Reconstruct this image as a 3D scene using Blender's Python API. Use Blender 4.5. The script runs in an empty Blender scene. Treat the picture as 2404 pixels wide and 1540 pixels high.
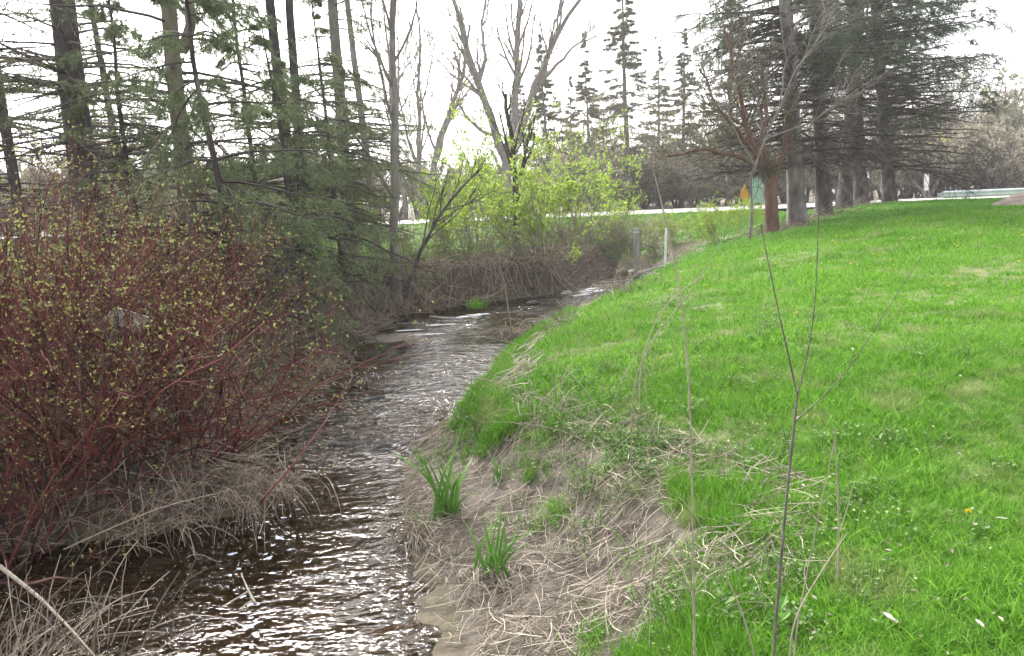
import bpy, math
import numpy as np
from math import radians, sin, cos, pi

sc = bpy.context.scene
# ------------------------------------------------------------------ camera
LENS, PITCH, ROLL, CZ = 26.0, 9.82, 2.4, 1.65
CAM = np.array([0.0, 0.0, CZ])
_p, _a = radians(PITCH), radians(ROLL)
FW = np.array([0, cos(_p), -sin(_p)]); U0 = np.array([0, sin(_p), cos(_p)]); R0 = np.array([1.0, 0, 0])
RT = R0*cos(_a) - U0*sin(_a); UP = U0*cos(_a) + R0*sin(_a)
cd = bpy.data.cameras.new('camera'); cam = bpy.data.objects.new('camera', cd)
sc.collection.objects.link(cam)
cd.lens = LENS; cd.sensor_width = 36; cd.clip_start = 0.05; cd.clip_end = 3000
from mathutils import Matrix
cam.matrix_world = Matrix(((RT[0], UP[0], -FW[0], CAM[0]), (RT[1], UP[1], -FW[1], CAM[1]), (RT[2], UP[2], -FW[2], CAM[2]), (0, 0, 0, 1)))
sc.camera = cam
# ------------------------------------------------------------------ sky, sun, exposure
SUN_EL, SUN_AZ = 43.0, -26.0       # degrees; azimuth measured from +Y towards +X (the veiled sun stands above the left-hand trees)
w = bpy.data.worlds.new('World'); sc.world = w; w.use_nodes = True
nt = w.node_tree; nt.nodes.clear()
wo = nt.nodes.new('ShaderNodeOutputWorld'); bg = nt.nodes.new('ShaderNodeBackground')
sky = nt.nodes.new('ShaderNodeTexSky'); sky.sky_type = 'NISHITA'; sky.sun_disc = False
sky.sun_elevation = radians(SUN_EL); sky.sun_rotation = radians(SUN_AZ)
sky.air_density = 1.0; sky.dust_density = 4.0; sky.ozone_density = 1.0
hs = nt.nodes.new('ShaderNodeHueSaturation'); hs.inputs['Saturation'].default_value = 0.15
nt.links.new(sky.outputs[0], hs.inputs['Color']); nt.links.new(hs.outputs[0], bg.inputs[0])
bg.inputs[1].default_value = 0.15
nt.links.new(bg.outputs[0], wo.inputs[0])
sl = bpy.data.lights.new('sun', 'SUN'); so = bpy.data.objects.new('sun', sl); sc.collection.objects.link(so)
sl.energy = 2.2; sl.angle = radians(15); sl.color = (1.0, 0.95, 0.87)
from mathutils import Vector
sd = Vector((sin(radians(SUN_AZ))*cos(radians(SUN_EL)), cos(radians(SUN_AZ))*cos(radians(SUN_EL)), sin(radians(SUN_EL))))
so.rotation_euler = sd.to_track_quat('Z', 'Y').to_euler()
vs = sc.view_settings; vs.view_transform = 'Standard'; vs.look = 'None'; vs.gamma = 1; vs.exposure = 1.9
cy = sc.cycles; cy.max_bounces = 4; cy.diffuse_bounces = 3; cy.glossy_bounces = 2; cy.transmission_bounces = 2
cy.transparent_max_bounces = 8; cy.caustics_reflective = False; cy.caustics_refractive = False
cy.use_adaptive_sampling = True; cy.adaptive_threshold = .03; cy.use_light_tree = False; cy.use_denoising = True; cy.sample_clamp_indirect = 4

# ------------------------------------------------------------------ photo geometry: 2404 x 1540 picture units -> world
FV = 2404*LENS/36
def ray(x, y):
    d = FW*FV + RT*(x-1202) - UP*(y-770)
    return d/d[1]
def onz(x, y, z):
    d = ray(x, y); return CAM + d*((z-CZ)/d[2])
def at(x, y, Y): return CAM + ray(x, y)*Y

# ------------------------------------------------------------------ terrain
def zw(y): return -0.93 + 0.006*(np.clip(y, 0, 30)-4)
_RE = [(1075,1540),(1060,1440),(990,1290),(962,1200),(955,1050),(1040,980),(1080,930),(1130,890),(1150,840),(1220,770),(1290,725),(1350,700),(1430,670),(1480,645)]
_LE = [(330,1230),(600,1180),(640,1000),(700,960),(760,880),(880,770),(950,745),(1110,718),(1345,692),(1440,650)]
_rz = [-.93]*5+[-.62, -.55]+[-.45]*7
_re = np.array([onz(a, b, z) for (a, b), z in zip(_RE, _rz)]); _re[5:, 0] -= .3; _re = np.array(sorted(_re.tolist(), key=lambda q: q[1])); _le = np.array([onz(a, b, -0.9) for a, b in _LE])
_ry = np.concatenate([[-60, -10, 0, 3], _re[:, 1], [22, 26, 29, 31, 34, 60]]); _rx = np.concatenate([[-2, -1.2, -.6, -.35], _re[:, 0], [3.9, 4.9, 5.6, 6.0, 6.4, 9]])
_ly = np.concatenate([[-60, -10, 0, 4.6, 5.55], _le[:, 1], [25.5, 28.5, 31, 34, 60]]); _lx = np.concatenate([[-6.8, -6.2, -5.6, -4.9, -4.5], _le[:, 0], [3.9, 4.7, 5.1, 5.4, 8]])
_o = np.argsort(_ly); _ly, _lx = _ly[_o], _lx[_o]
def XR(y): return np.interp(y, _ry, _rx)
def XL(y): return np.minimum(np.interp(y, _ly, _lx), XR(y)-0.7)
def ss(a, b, x):
    t = np.clip((x-a)/(b-a), 0, 1); return t*t*(3-2*t)
def vnoise(x, y, s, seed=0):
    x = np.asarray(x, float)*s; y = np.asarray(y, float)*s
    xi = np.floor(x).astype(np.int64); yi = np.floor(y).astype(np.int64); fx = x-xi; fy = y-yi
    fx = fx*fx*(3-2*fx); fy = fy*fy*(3-2*fy)
    def hsh(a, b):
        n = (a*374761393 + b*668265263 + seed*1442695041) & 0x7fffffff
        n = ((n ^ (n >> 13))*1274126177) & 0x7fffffff
        return ((n ^ (n >> 16)) & 0xffff)/65535.0
    a = hsh(xi, yi)*(1-fx)+hsh(xi+1, yi)*fx; b = hsh(xi, yi+1)*(1-fx)+hsh(xi+1, yi+1)*fx
    return a*(1-fy)+b*fy
RY0, RY1, RZ = 34.0, 41.0, 0.80
def bankw(y): return np.interp(y, [-10, 2, 3.3, 4.5, 5.8, 6.9, 8, 10, 15, 25], [0.9, 0.9, 1.15, 1.6, 1.4, 0.95, 0.6, 0.45, 0.4, 0.8])
def H(x, y):
    x = np.asarray(x, float); y = np.asarray(y, float)
    xr, xl, z0 = XR(y), XL(y), zw(y)
    # right side: lawn
    dx = np.maximum(x-xr, 0); A = np.interp(y, [0, 4, 18, 30], [0.15, 0.25, 1.0, 1.0])
    lawn = np.minimum(1.35*(1-np.exp(-np.maximum(dx-.8, 0)/5.4)), 1.02)*A + 0.03*(vnoise(x, y, .9, 3)-.5) + 0.02*(vnoise(x, y, 2.7, 4)-.5)
    lawn = lawn - 0.04 - np.exp(-np.maximum(dx-bankw(y), 0)/2.0)*np.interp(y, [0, 8, 12, 22, 27], [.36, .36, .62, .62, 0])
    bw = bankw(y); s = dx/bw
    prof = np.where(s < .62, .34*s/.62, .34+.66*ss(.55, 1.08, s))
    right = z0 - .03 + (lawn-z0)*np.clip(prof, 0, 1) + .05*(vnoise(x, y, 3.5, 9)-.5)*np.clip(1.5-s, 0, 1)
    # left side: wooded bank
    dl = np.maximum(xl-x, 0)
    lw = 0.05 + 0.30*ss(0, 14, dl) + 0.12*(vnoise(x, y, .5, 5)-.5) + 0.06*(vnoise(x, y, 1.7, 6)-.5)
    bl = np.interp(y, [0, 7, 9, 14, 20], [1.9, 1.9, 1.3, .9, 1.0]); sl_ = dl/bl
    left = z0 - .03 + (lw-z0)*np.clip(.12*np.clip(sl_*5, 0, 1)+.88*ss(.0, 1.0, sl_), 0, 1)
    # bed
    t = np.clip((x-xl)/np.maximum(xr-xl, .1), 0, 1)
    bed = z0 - .04 - .16*np.sin(pi*t)*(.6+.8*vnoise(x, y, 1.1, 7))
    bed = bed + .55*ss(23.6, 25.2, y)
    h = np.where(x > xr, right, np.where(x < xl, left, bed))
    # road embankment
    r = ss(27.0, 33.2, y); c = ss(0, 1.2, np.minimum(x-xl, xr-x)+.6)*(y < 33)
    h = h*(1-r) + (RZ-.05)*r
    h = h - .7*c*r*(1-ss(29, 32, y))
    h = np.where((x > 11) & (y > 27) & (y < 34), h - .25*ss(28, 31, y), h)
    far = ss(42, 60, y)
    return np.where(y > 41, (RZ-.05)*(1-far) + (0.2+.5*vnoise(x, y, .06, 8))*far, h)
def G(x, y, it=60):                     # picture point -> point on the ground
    d = ray(x, y); Y = np.linspace(1.5, 60, 1500); P = CAM + d[None, :]*Y[:, None]
    k = np.argmax(P[:, 2] <= H(P[:, 0], P[:, 1])); k = k if k > 0 else len(Y)-1
    p = P[k].copy(); p[2] = float(H(p[0], p[1])); return p
def on(x, y): return np.array([x, y, float(H(x, y))])
def gx(vx, Y):                          # point on the ground at depth Y below picture column vx (near the horizon)
    q = at(vx, 500, Y); return on(q[0], Y)

# ------------------------------------------------------------------ mesh helpers
class MB:
    def __init__(s): s.v = []; s.f3 = []; s.f4 = []; s.n = 0
    def add(s, v, q=None, t=None):
        v = np.asarray(v, np.float32).reshape(-1, 3)
        if q is not None and len(q): s.f4.append(np.asarray(q, np.int64).reshape(-1, 4)+s.n)
        if t is not None and len(t): s.f3.append(np.asarray(t, np.int64).reshape(-1, 3)+s.n)
        s.v.append(v); s.n += len(v); return s
    def mesh(s, name, m, smooth=False):
        me = bpy.data.meshes.new(name)
        v = np.concatenate(s.v) if s.v else np.zeros((0, 3), np.float32)
        a = np.concatenate(s.f4) if s.f4 else np.zeros((0, 4), np.int64); b = np.concatenate(s.f3) if s.f3 else np.zeros((0, 3), np.int64)
        me.vertices.add(len(v)); me.vertices.foreach_set('co', v.ravel())
        nl = a.size+b.size; me.loops.add(nl); me.loops.foreach_set('vertex_index', np.concatenate([a.ravel(), b.ravel()]).astype(np.int32))
        me.polygons.add(len(a)+len(b))
        st = np.concatenate([np.arange(len(a))*4, a.size+np.arange(len(b))*3]).astype(np.int32)
        me.polygons.foreach_set('loop_start', st)
        me.polygons.foreach_set('use_smooth', np.full(len(a)+len(b), smooth))
        me.update(calc_edges=True); me.materials.append(m); return me
    def build(s, name, m, parent=None, loc=None, smooth=False, kind=None):
        if loc is not None: s.v = [v-np.asarray(loc, np.float32) for v in s.v]
        o = bpy.data.objects.new(name, s.mesh(name, m, smooth)); sc.collection.objects.link(o)
        if parent is not None: o.parent = parent
        elif loc is not None: o.location = loc
        if kind: o['kind'] = kind
        return o
    def tube(s, P, R, k=6, cap=False):
        P = np.asarray(P, float); R = np.asarray(R, float)
        if P.ndim == 2: P = P[None]; R = R[None]
        N, n, _ = P.shape
        T = np.gradient(P, axis=1); T /= np.linalg.norm(T, axis=2, keepdims=True)+1e-9
        m = np.abs(T.mean(1)[:, 2]) > .8*np.linalg.norm(T.mean(1), axis=1)
        ref = np.where(m[:, None], np.array([[1., .1, 0]]), np.array([[0, .1, 1.]]))[:, None, :]
        B = np.cross(T, np.broadcast_to(ref, T.shape)); B /= np.linalg.norm(B, axis=2, keepdims=True)+1e-9
        Nn = np.cross(B, T)
        a = np.arange(k)*2*pi/k
        V = P[:, :, None, :] + R[:, :, None, None]*(np.cos(a)[None, None, :, None]*B[:, :, None, :] + np.sin(a)[None, None, :, None]*Nn[:, :, None, :])
        i = np.arange(N)[:, None, None]*n*k + np.arange(n-1)[None, :, None]*k; j = np.arange(k)[None, None, :]; j2 = (j+1) % k
        q = np.stack([i+j, i+j2, i+k+j2, i+k+j], -1).reshape(-1, 4)
        t = []
        if cap:
            for e in range(N):
                for c in range(1, k-1):
                    b0 = e*n*k; t.append((b0, b0+c+1, b0+c)); b1 = b0+(n-1)*k; t.append((b1, b1+c, b1+c+1))
        return s.add(V, q, t)
    def leaf(s, p, d, nrm, L, W, fold=.25):
        p = np.asarray(p, float); d = unit(d); side = unit(np.cross(d, nrm)); up = np.cross(side, d)
        L = np.broadcast_to(np.asarray(L, float), (len(p),))[:, None]; W = np.broadcast_to(np.asarray(W, float), (len(p),))[:, None]
        V = np.stack([p, p+d*L*.45+side*W*.5+up*W*fold, p+d*L, p+d*L*.45-side*W*.5+up*W*fold], 1)
        b = np.arange(len(p))[:, None]*4
        return s.add(V, None, np.concatenate([b+np.array([[0, 1, 2]]), b+np.array([[0, 2, 3]])]))
    def needle(s, p, d, nrm, L, W):
        p = np.asarray(p, float); d = unit(d); side = unit(np.cross(d, nrm))
        L = np.broadcast_to(np.asarray(L, float), (len(p),))[:, None]; W = np.broadcast_to(np.asarray(W, float), (len(p),))[:, None]
        V = np.stack([p-side*W*.5, p+side*W*.5, p+d*L], 1)
        return s.add(V, None, np.arange(len(p)*3).reshape(-1, 3))
    def blade(s, p, d, bend, L, W, n=4, face=None):
        # tapered curved grass blades; d start direction, bend = vector added along the length
        p = np.asarray(p, float); N = len(p); d = unit(d); bend = np.asarray(bend, float)
        L = np.broadcast_to(np.asarray(L, float), (N,)); W = np.broadcast_to(np.asarray(W, float), (N,))
        side = unit(np.cross(d, np.array([0.3, 0.8, .1])+0*d)) if face is None else unit(face)
        t = np.linspace(0, 1, n); ctr = p[:, None]+d[:, None]*(L[:, None]*t)[:, :, None]+bend[:, None]*(L[:, None]*t**2)[:, :, None]
        wd = W[:, None]*np.clip(1-t**2.2, 0, 1)[None, :]*.5
        Va = ctr[:, :-1]-side[:, None]*wd[:, :-1, None]; Vb = ctr[:, :-1]+side[:, None]*wd[:, :-1, None]
        m = n-1; V = np.concatenate([Va, Vb, ctr[:, -1:]], 1); b = np.arange(N)[:, None]*(2*m+1)
        q = [b+np.array([[i, m+i, m+i+1, i+1]]) for i in range(m-1)]
        return s.add(V, np.concatenate(q), b+np.array([[m-1, 2*m-1, 2*m]]))
    def box(s, c, d, rot=0.0):
        c = np.asarray(c, float); h = np.asarray(d, float)/2
        v = np.array([[i, j, k] for i in (-1, 1) for j in (-1, 1) for k in (-1, 1)])*h
        cr, sr = cos(rot), sin(rot); v = np.stack([v[:, 0]*cr-v[:, 1]*sr, v[:, 0]*sr+v[:, 1]*cr, v[:, 2]], 1)+c
        return s.add(v, [(0, 1, 3, 2), (4, 6, 7, 5), (0, 4, 5, 1), (2, 3, 7, 6), (0, 2, 6, 4), (1, 5, 7, 3)])
def unit(v):
    v = np.asarray(v, float); return v/(np.linalg.norm(v, axis=-1, keepdims=True)+1e-9)
def rnd(rng, n): return unit(rng.normal(size=(n, 3)))
def tag(o, label, cat, group=None, kind=None):
    o['label'] = label
    if cat: o['category'] = cat
    if group: o['group'] = group
    if kind: o['kind'] = kind
    return o
def thing(name, loc, label, cat, group=None, rz=0):
    o = bpy.data.objects.new(name, None); sc.collection.objects.link(o); o.location = loc; o.rotation_euler = (0, 0, rz)
    o.empty_display_size = .2; return tag(o, label, cat, group)
def dup(root, loc, rz=0, label=None, group=None, s=1.0, tilt=(0, 0)):
    r = root.copy(); sc.collection.objects.link(r); r.location = loc; r.rotation_euler = (tilt[0], tilt[1], rz); r.scale = (s, s, s)
    if label: r['label'] = label
    if group: r['group'] = group
    for ch in root.children:
        c = ch.copy(); sc.collection.objects.link(c); c.parent = r
        for g in ch.children:
            e = g.copy(); sc.collection.objects.link(e); e.parent = c
    return r
def sample(P, R, k, t):            # interpolate N polylines (N,n,3) at t (N,k) -> pos, tangent, radius
    N, n, _ = P.shape; u = t*(n-1); i = np.clip(u.astype(int), 0, n-2); f = (u-i)[..., None]; r = np.arange(N)[:, None]
    a, b = P[r, i], P[r, i+1]
    rad = R[r, i]*(1-f[..., 0])+R[r, i+1]*f[..., 0]
    return a*(1-f)+b*f, unit(b-a), rad
def grow(P, R, rng, per, lo, hi, ang, lenf, n=5, up=0.0, wig=.15, rf=.55, taper=.3, rmin=.001):
    N = len(P); plen = np.linalg.norm(np.diff(P, axis=1), axis=2).sum(1)
    t = rng.uniform(lo, hi, (N, per)); p, T, r = sample(P, R, per, t)
    p = p.reshape(-1, 3); T = T.reshape(-1, 3); r = r.reshape(-1); M = len(p)
    perp = rnd(rng, M); perp = unit(perp-T*(perp*T).sum(1, keepdims=True))
    a = rng.uniform(ang[0], ang[1], M)[:, None]
    d = T*np.cos(a)+perp*np.sin(a)
    L = np.repeat(plen, per)*rng.uniform(lenf[0], lenf[1], M)*(1-.55*t.reshape(-1))
    return walk(p, d, L, np.maximum(r*rf, rmin), rng, n, up, wig, taper)
def walk(p, d, L, r, rng, n=5, up=0.0, wig=.15, taper=.3):
    M = len(p); P = [p]; st = (L/(n-1))[:, None]
    up = np.broadcast_to(np.asarray(up, float), (M,))[:, None]
    for i in range(n-1):
        d = unit(d + np.array([[0, 0, 1.]])*up + rng.normal(size=(M, 3))*wig)
        P.append(P[-1]+d*st)
    return np.stack(P, 1), r[:, None]*np.linspace(1, taper, n)[None, :]

# ------------------------------------------------------------------ materials
def mat(name, c1, c2=None, scale=4.0, rough=.8, island=0.0, transl=0.0, bump=0.0, bscale=30.0, c3=None, stretch=None, spec=.3, detail=5):
    m = bpy.data.materials.new(name); m.use_nodes = True; t = m.node_tree; t.nodes.clear(); L = t.links
    out = t.nodes.new('ShaderNodeOutputMaterial'); b = t.nodes.new('ShaderNodeBsdfPrincipled')
    b.inputs['Roughness'].default_value = rough; b.inputs['Specular IOR Level'].default_value = spec
    col = None
    g = t.nodes.new('ShaderNodeNewGeometry')
    mp = t.nodes.new('ShaderNodeMapping'); L.new(g.outputs['Position'], mp.inputs[0])
    if stretch: mp.inputs['Scale'].default_value = stretch
    r = t.nodes.new('ShaderNodeValToRGB'); e = r.color_ramp.elements
    c2 = c2 or c1
    e[0].position = .3; e[0].color = (*c1, 1); e[1].position = .7; e[1].color = (*c2, 1)
    if c3: q = e.new(.5); q.color = (*c3, 1)
    nz = t.nodes.new('ShaderNodeTexNoise'); nz.inputs['Scale'].default_value = scale; nz.inputs['Detail'].default_value = detail
    L.new(mp.outputs[0], nz.inputs['Vector'])
    if island > 0:
        mx = t.nodes.new('ShaderNodeMix'); mx.inputs[0].default_value = island
        L.new(nz.outputs[0], mx.inputs[2]); L.new(g.outputs['Random Per Island'], mx.inputs[3]); L.new(mx.outputs[0], r.inputs[0])
        if island >= .99: pass
    else: L.new(nz.outputs[0], r.inputs[0])
    col = r.outputs[0]
    L.new(col, b.inputs['Base Color'])
    if bump:
        bz = t.nodes.new('ShaderNodeTexNoise'); bz.inputs['Scale'].default_value = bscale; bz.inputs['Detail'].default_value = 6; L.new(mp.outputs[0], bz.inputs['Vector'])
        bn = t.nodes.new('ShaderNodeBump'); bn.inputs['Strength'].default_value = bump; bn.inputs['Distance'].default_value = .02
        L.new(bz.outputs[0], bn.inputs['Height']); L.new(bn.outputs[0], b.inputs['Normal'])
    if transl:
        tr = t.nodes.new('ShaderNodeBsdfTranslucent'); L.new(col, tr.inputs[0]); ms = t.nodes.new('ShaderNodeMixShader'); ms.inputs[0].default_value = transl
        L.new(b.outputs[0], ms.inputs[1]); L.new(tr.outputs[0], ms.inputs[2]); L.new(ms.outputs[0], out.inputs[0])
    else: L.new(b.outputs[0], out.inputs[0])
    return m
M = {}
M['bark_dark'] = mat('bark_dark', (.032, .026, .027), (.085, .07, .068), 9, .95, bump=1.0, bscale=22, stretch=(1, 1, .35))
M['bark_grey'] = mat('bark_grey', (.13, .115, .11), (.27, .245, .235), 8, .95, bump=.9, bscale=20, stretch=(1, 1, .4))
M['bark_olive'] = mat('bark_olive', (.10, .09, .065), (.20, .18, .13), 8, .95, bump=.9, bscale=22, stretch=(1, 1, .3))
M['bark_spruce'] = mat('bark_spruce', (.07, .06, .06), (.30, .28, .27), 3.2, .95, bump=1.0, bscale=24, stretch=(1, 1, .6), c3=(.17, .15, .15))
M['bark_row'] = mat('bark_row', (.05, .042, .042), (.20, .18, .175), 5, .95, bump=1.0, bscale=24, stretch=(1, 1, .5), c3=(.10, .088, .088))
M['bark_red'] = mat('bark_red', (.10, .055, .045), (.20, .115, .09), 8, .95, bump=.8, bscale=24, stretch=(1, 1, .25))
M['bark_birch'] = mat('bark_birch', (.55, .53, .5), (.35, .33, .32), 3, .8)
M['twig_grey'] = mat('twig_grey', (.13, .11, .10), (.26, .23, .205), 3, .9)
M['twig_brown'] = mat('twig_brown', (.085, .065, .055), (.19, .15, .125), 2, .9)
M['twig_dark'] = mat('twig_dark', (.04, .033, .032), (.10, .085, .078), 2, .9)
M['dogwood'] = mat('dogwood_bark', (.045, .018, .018), (.20, .07, .062), 3, .6, island=.65, c3=(.135, .03, .03), spec=.2)
M['straw'] = mat('straw', (.15, .125, .10), (.44, .385, .31), 5, .9, island=.8, c3=(.27, .23, .18))
M['straw_dark'] = mat('straw_dark', (.11, .085, .065), (.34, .28, .22), 4, .9, island=.8)
M['stalk'] = mat('stalk', (.20, .165, .13), (.36, .31, .25), 30, .8)
M['stalk_dark'] = mat('stalk_dark', (.07, .06, .06), (.17, .145, .14), 25, .8)
M['needle'] = mat('needle', (.09, .125, .065), (.235, .285, .145), 1.1, .7, island=.45, transl=.4, c3=(.15, .195, .095))
M['needle_olive'] = mat('needle_olive', (.10, .115, .06), (.24, .26, .135), .9, .7, island=.45, transl=.4, c3=(.165, .185, .095))
M['needle_right'] = mat('needle_right', (.06, .078, .055), (.15, .18, .105), .8, .7, island=.4, transl=.35, c3=(.10, .125, .078))
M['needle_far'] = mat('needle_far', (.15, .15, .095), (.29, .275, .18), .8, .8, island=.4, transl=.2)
M['leaf_bud'] = mat('leaf_bud', (.15, .17, .05), (.36, .37, .13), 3, .6, island=.7, transl=.35)
M['leaf_lime'] = mat('leaf_lime', (.18, .30, .03), (.40, .50, .10), 1.4, .6, island=.6, transl=.5)
M['leaf_green'] = mat('leaf_green', (.07, .18, .03), (.17, .33, .07), 2, .6, island=.6, transl=.4)
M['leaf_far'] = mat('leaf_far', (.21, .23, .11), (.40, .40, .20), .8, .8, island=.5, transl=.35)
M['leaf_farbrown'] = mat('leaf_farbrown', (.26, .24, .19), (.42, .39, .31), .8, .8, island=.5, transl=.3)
M['leaf_yellow'] = mat('leaf_yellow', (.42, .42, .05), (.6, .58, .12), .8, .7, island=.5, transl=.4)
M['weed'] = mat('weed', (.085, .16, .045), (.22, .32, .12), 2.5, .8, island=.7, transl=.25)
M['iris'] = mat('iris', (.07, .19, .035), (.19, .36, .08), 6, .45, island=.4, transl=.35)
M['litter'] = mat('litter', (.06, .042, .034), (.25, .18, .13), 3, .9, island=.8, c3=(.19, .135, .10))
M['stone'] = mat('stone', (.03, .027, .025), (.10, .09, .085), 7, .85, bump=.5, bscale=18)
M['stone_pale'] = mat('stone_pale', (.22, .20, .18), (.42, .40, .37), 7, .7, bump=.5, bscale=18)
M['foam'] = mat('foam', (.40, .42, .46), (.72, .73, .76), 60, .5)
M['white'] = mat('white_paint', (.62, .64, .66), (.8, .82, .84), 5, .6)
M['board'] = mat('weathered_board', (.50, .50, .52), (.72, .73, .76), 9, .8)
M['steel'] = mat('galvanised_steel', (.50, .55, .58), (.66, .71, .74), 2, .45)
M['orange'] = mat('orange_sign', (.75, .33, .02), (.85, .42, .04), 4, .5)
M['teal'] = mat('pale_teal_sign', (.38, .62, .60), (.46, .70, .68), 4, .5)
M['post'] = mat('grey_wood', (.22, .21, .20), (.36, .35, .34), 8, .9, bump=.4, stretch=(1, 1, .2))
M['road'] = mat('asphalt_pale', (.30, .29, .28), (.38, .37, .36), 1.5, .55, spec=.5, bump=.2, bscale=120)
M['siding'] = mat('siding', (.42, .50, .58), (.50, .57, .64), 2, .6)
M['trim'] = mat('trim', (.7, .72, .74), None, 2, .6)
M['roof'] = mat('roof', (.09, .09, .10), (.15, .15, .16), 6, .9)
M['glass'] = mat('window_glass', (.04, .05, .06), None, 2, .1, spec=.6)
M['dandelion'] = mat('dandelion', (.70, .55, .02), (.80, .68, .05), 20, .6, transl=.2)
M['mound'] = mat('mulch', (.10, .075, .065), (.24, .20, .18), 6, .95, bump=.8, bscale=12)
M['paper_leaf'] = mat('dry_leaf', (.50, .46, .42), (.70, .66, .62), 9, .8, transl=.2)

def grass_mat(name, cols, dry, dryamt, patch=.5):
    m = bpy.data.materials.new(name); m.use_nodes = True; t = m.node_tree; t.nodes.clear(); L = t.links
    out = t.nodes.new('ShaderNodeOutputMaterial'); b = t.nodes.new('ShaderNodeBsdfPrincipled'); b.inputs['Roughness'].default_value = .6; b.inputs['Specular IOR Level'].default_value = .25
    g = t.nodes.new('ShaderNodeNewGeometry')
    nz = t.nodes.new('ShaderNodeTexNoise'); nz.inputs['Scale'].default_value = .7; nz.inputs['Detail'].default_value = 6; nz.inputs['Roughness'].default_value = .6; L.new(g.outputs['Position'], nz.inputs['Vector'])
    mx = t.nodes.new('ShaderNodeMix'); mx.inputs[0].default_value = 1-patch; L.new(nz.outputs[0], mx.inputs[2]); L.new(g.outputs['Random Per Island'], mx.inputs[3])
    r = t.nodes.new('ShaderNodeValToRGB'); e = r.color_ramp.elements; e[0].position = .25; e[1].position = .75; e[0].color = (*cols[0], 1); e[1].color = (*cols[2], 1); q = e.new(.5); q.color = (*cols[1], 1)
    L.new(mx.outputs[0], r.inputs[0])
    n2 = t.nodes.new('ShaderNodeTexNoise'); n2.inputs['Scale'].default_value = 2.3; n2.inputs['Detail'].default_value = 4; L.new(g.outputs['Position'], n2.inputs['Vector'])
    r2 = t.nodes.new('ShaderNodeValToRGB'); r2.color_ramp.elements[0].position = .54; r2.color_ramp.elements[1].position = .72; r2.color_ramp.elements[1].color = (dryamt,)*3+(1,)
    L.new(n2.outputs[0], r2.inputs[0])
    mc = t.nodes.new('ShaderNodeMix'); mc.data_type = 'RGBA'; L.new(r2.outputs[0], mc.inputs[0]); L.new(r.outputs[0], mc.inputs[6]); mc.inputs[7].default_value = (*dry, 1)
    L.new(mc.outputs[2], b.inputs['Base Color'])
    tr = t.nodes.new('ShaderNodeBsdfTranslucent'); L.new(mc.outputs[2], tr.inputs[0]); ms = t.nodes.new('ShaderNodeMixShader'); ms.inputs[0].default_value = .4
    L.new(b.outputs[0], ms.inputs[1]); L.new(tr.outputs[0], ms.inputs[2]); L.new(ms.outputs[0], out.inputs[0]); return m
M['grass'] = grass_mat('grass', [(.064, .175, .013), (.122, .30, .024), (.21, .42, .048)], (.32, .31, .16), .6)
M['grass_far'] = grass_mat('grass_far', [(.065, .185, .022), (.11, .28, .032), (.17, .36, .055)], (.22, .23, .10), .5)

# ground: lawn soil / mud / leaf litter / stream bed, chosen by attributes of the sheet
def ground_mat():
    m = bpy.data.materials.new('ground'); m.use_nodes = True; t = m.node_tree; t.nodes.clear(); L = t.links
    out = t.nodes.new('ShaderNodeOutputMaterial'); b = t.nodes.new('ShaderNodeBsdfPrincipled'); b.inputs['Specular IOR Level'].default_value = .25
    g = t.nodes.new('ShaderNodeNewGeometry')
    def noise(s, d=6):
        n = t.nodes.new('ShaderNodeTexNoise'); n.inputs['Scale'].default_value = s; n.inputs['Detail'].default_value = d; L.new(g.outputs['Position'], n.inputs['Vector']); return n.outputs[0]
    def ramp(f, a, c, p=.3, q=.7):
        r = t.nodes.new('ShaderNodeValToRGB'); e = r.color_ramp.elements; e[0].position = p; e[1].position = q; e[0].color = (*a, 1); e[1].color = (*c, 1); L.new(f, r.inputs[0]); return r.outputs[0]
    def mix(f, a, c):
        x = t.nodes.new('ShaderNodeMix'); x.data_type = 'RGBA'; L.new(f, x.inputs[0]); L.new(a, x.inputs[6]); L.new(c, x.inputs[7]); return x.outputs[2]
    def attr(n):
        a = t.nodes.new('ShaderNodeAttribute'); a.attribute_name = n; return a.outputs['Fac']
    lawn = ramp(noise(5), (.06, .09, .025), (.15, .16, .06)); mud = ramp(noise(5, 9), (.055, .046, .038), (.165, .14, .115))
    lit = ramp(noise(9, 8), (.035, .027, .022), (.125, .095, .075)); bed = ramp(noise(7, 8), (.06, .050, .036), (.15, .125, .09))
    c = mix(attr('w_mud'), lawn, mud); c = mix(attr('w_litter'), c, lit); c = mix(attr('w_bed'), c, bed)
    L.new(c, b.inputs['Base Color']); b.inputs['Roughness'].default_value = .85
    bn = t.nodes.new('ShaderNodeBump'); bn.inputs['Strength'].default_value = .7; bn.inputs['Distance'].default_value = .04; L.new(noise(16, 8), bn.inputs['Height']); L.new(bn.outputs[0], b.inputs['Normal'])
    L.new(b.outputs[0], out.inputs[0]); return m
def axis(a, b, fine, lo, hi, g):
    c = list(np.arange(a, b+1e-6, fine)); s = fine
    x = b
    while x < hi: s *= g; x += s; c.append(x)
    s = fine; x = a
    while x > lo: s *= g; x -= s; c.insert(0, x)
    return np.array(c)
gxs = axis(-5.5, 5.5, .085, -380, 380, 1.09); gys = axis(2.0, 14, .085, -120, 420, 1.035)
X, Y = np.meshgrid(gxs, gys); Z = H(X, Y)
nx, ny = len(gxs), len(gys); ii = np.arange((ny-1)*nx).reshape(ny-1, nx)[:, :-1].ravel()
gm = MB().add(np.stack([X, Y, Z], -1), np.stack([ii, ii+1, ii+nx+1, ii+nx], 1))
ground = gm.build('ground', ground_mat(), smooth=True, kind='structure')
tag(ground, 'grassy ground with a muddy stream bank and a wooded far bank', None)
xr, xl = XR(Y), XL(Y); s_ = (X-xr)/bankw(Y)
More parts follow.
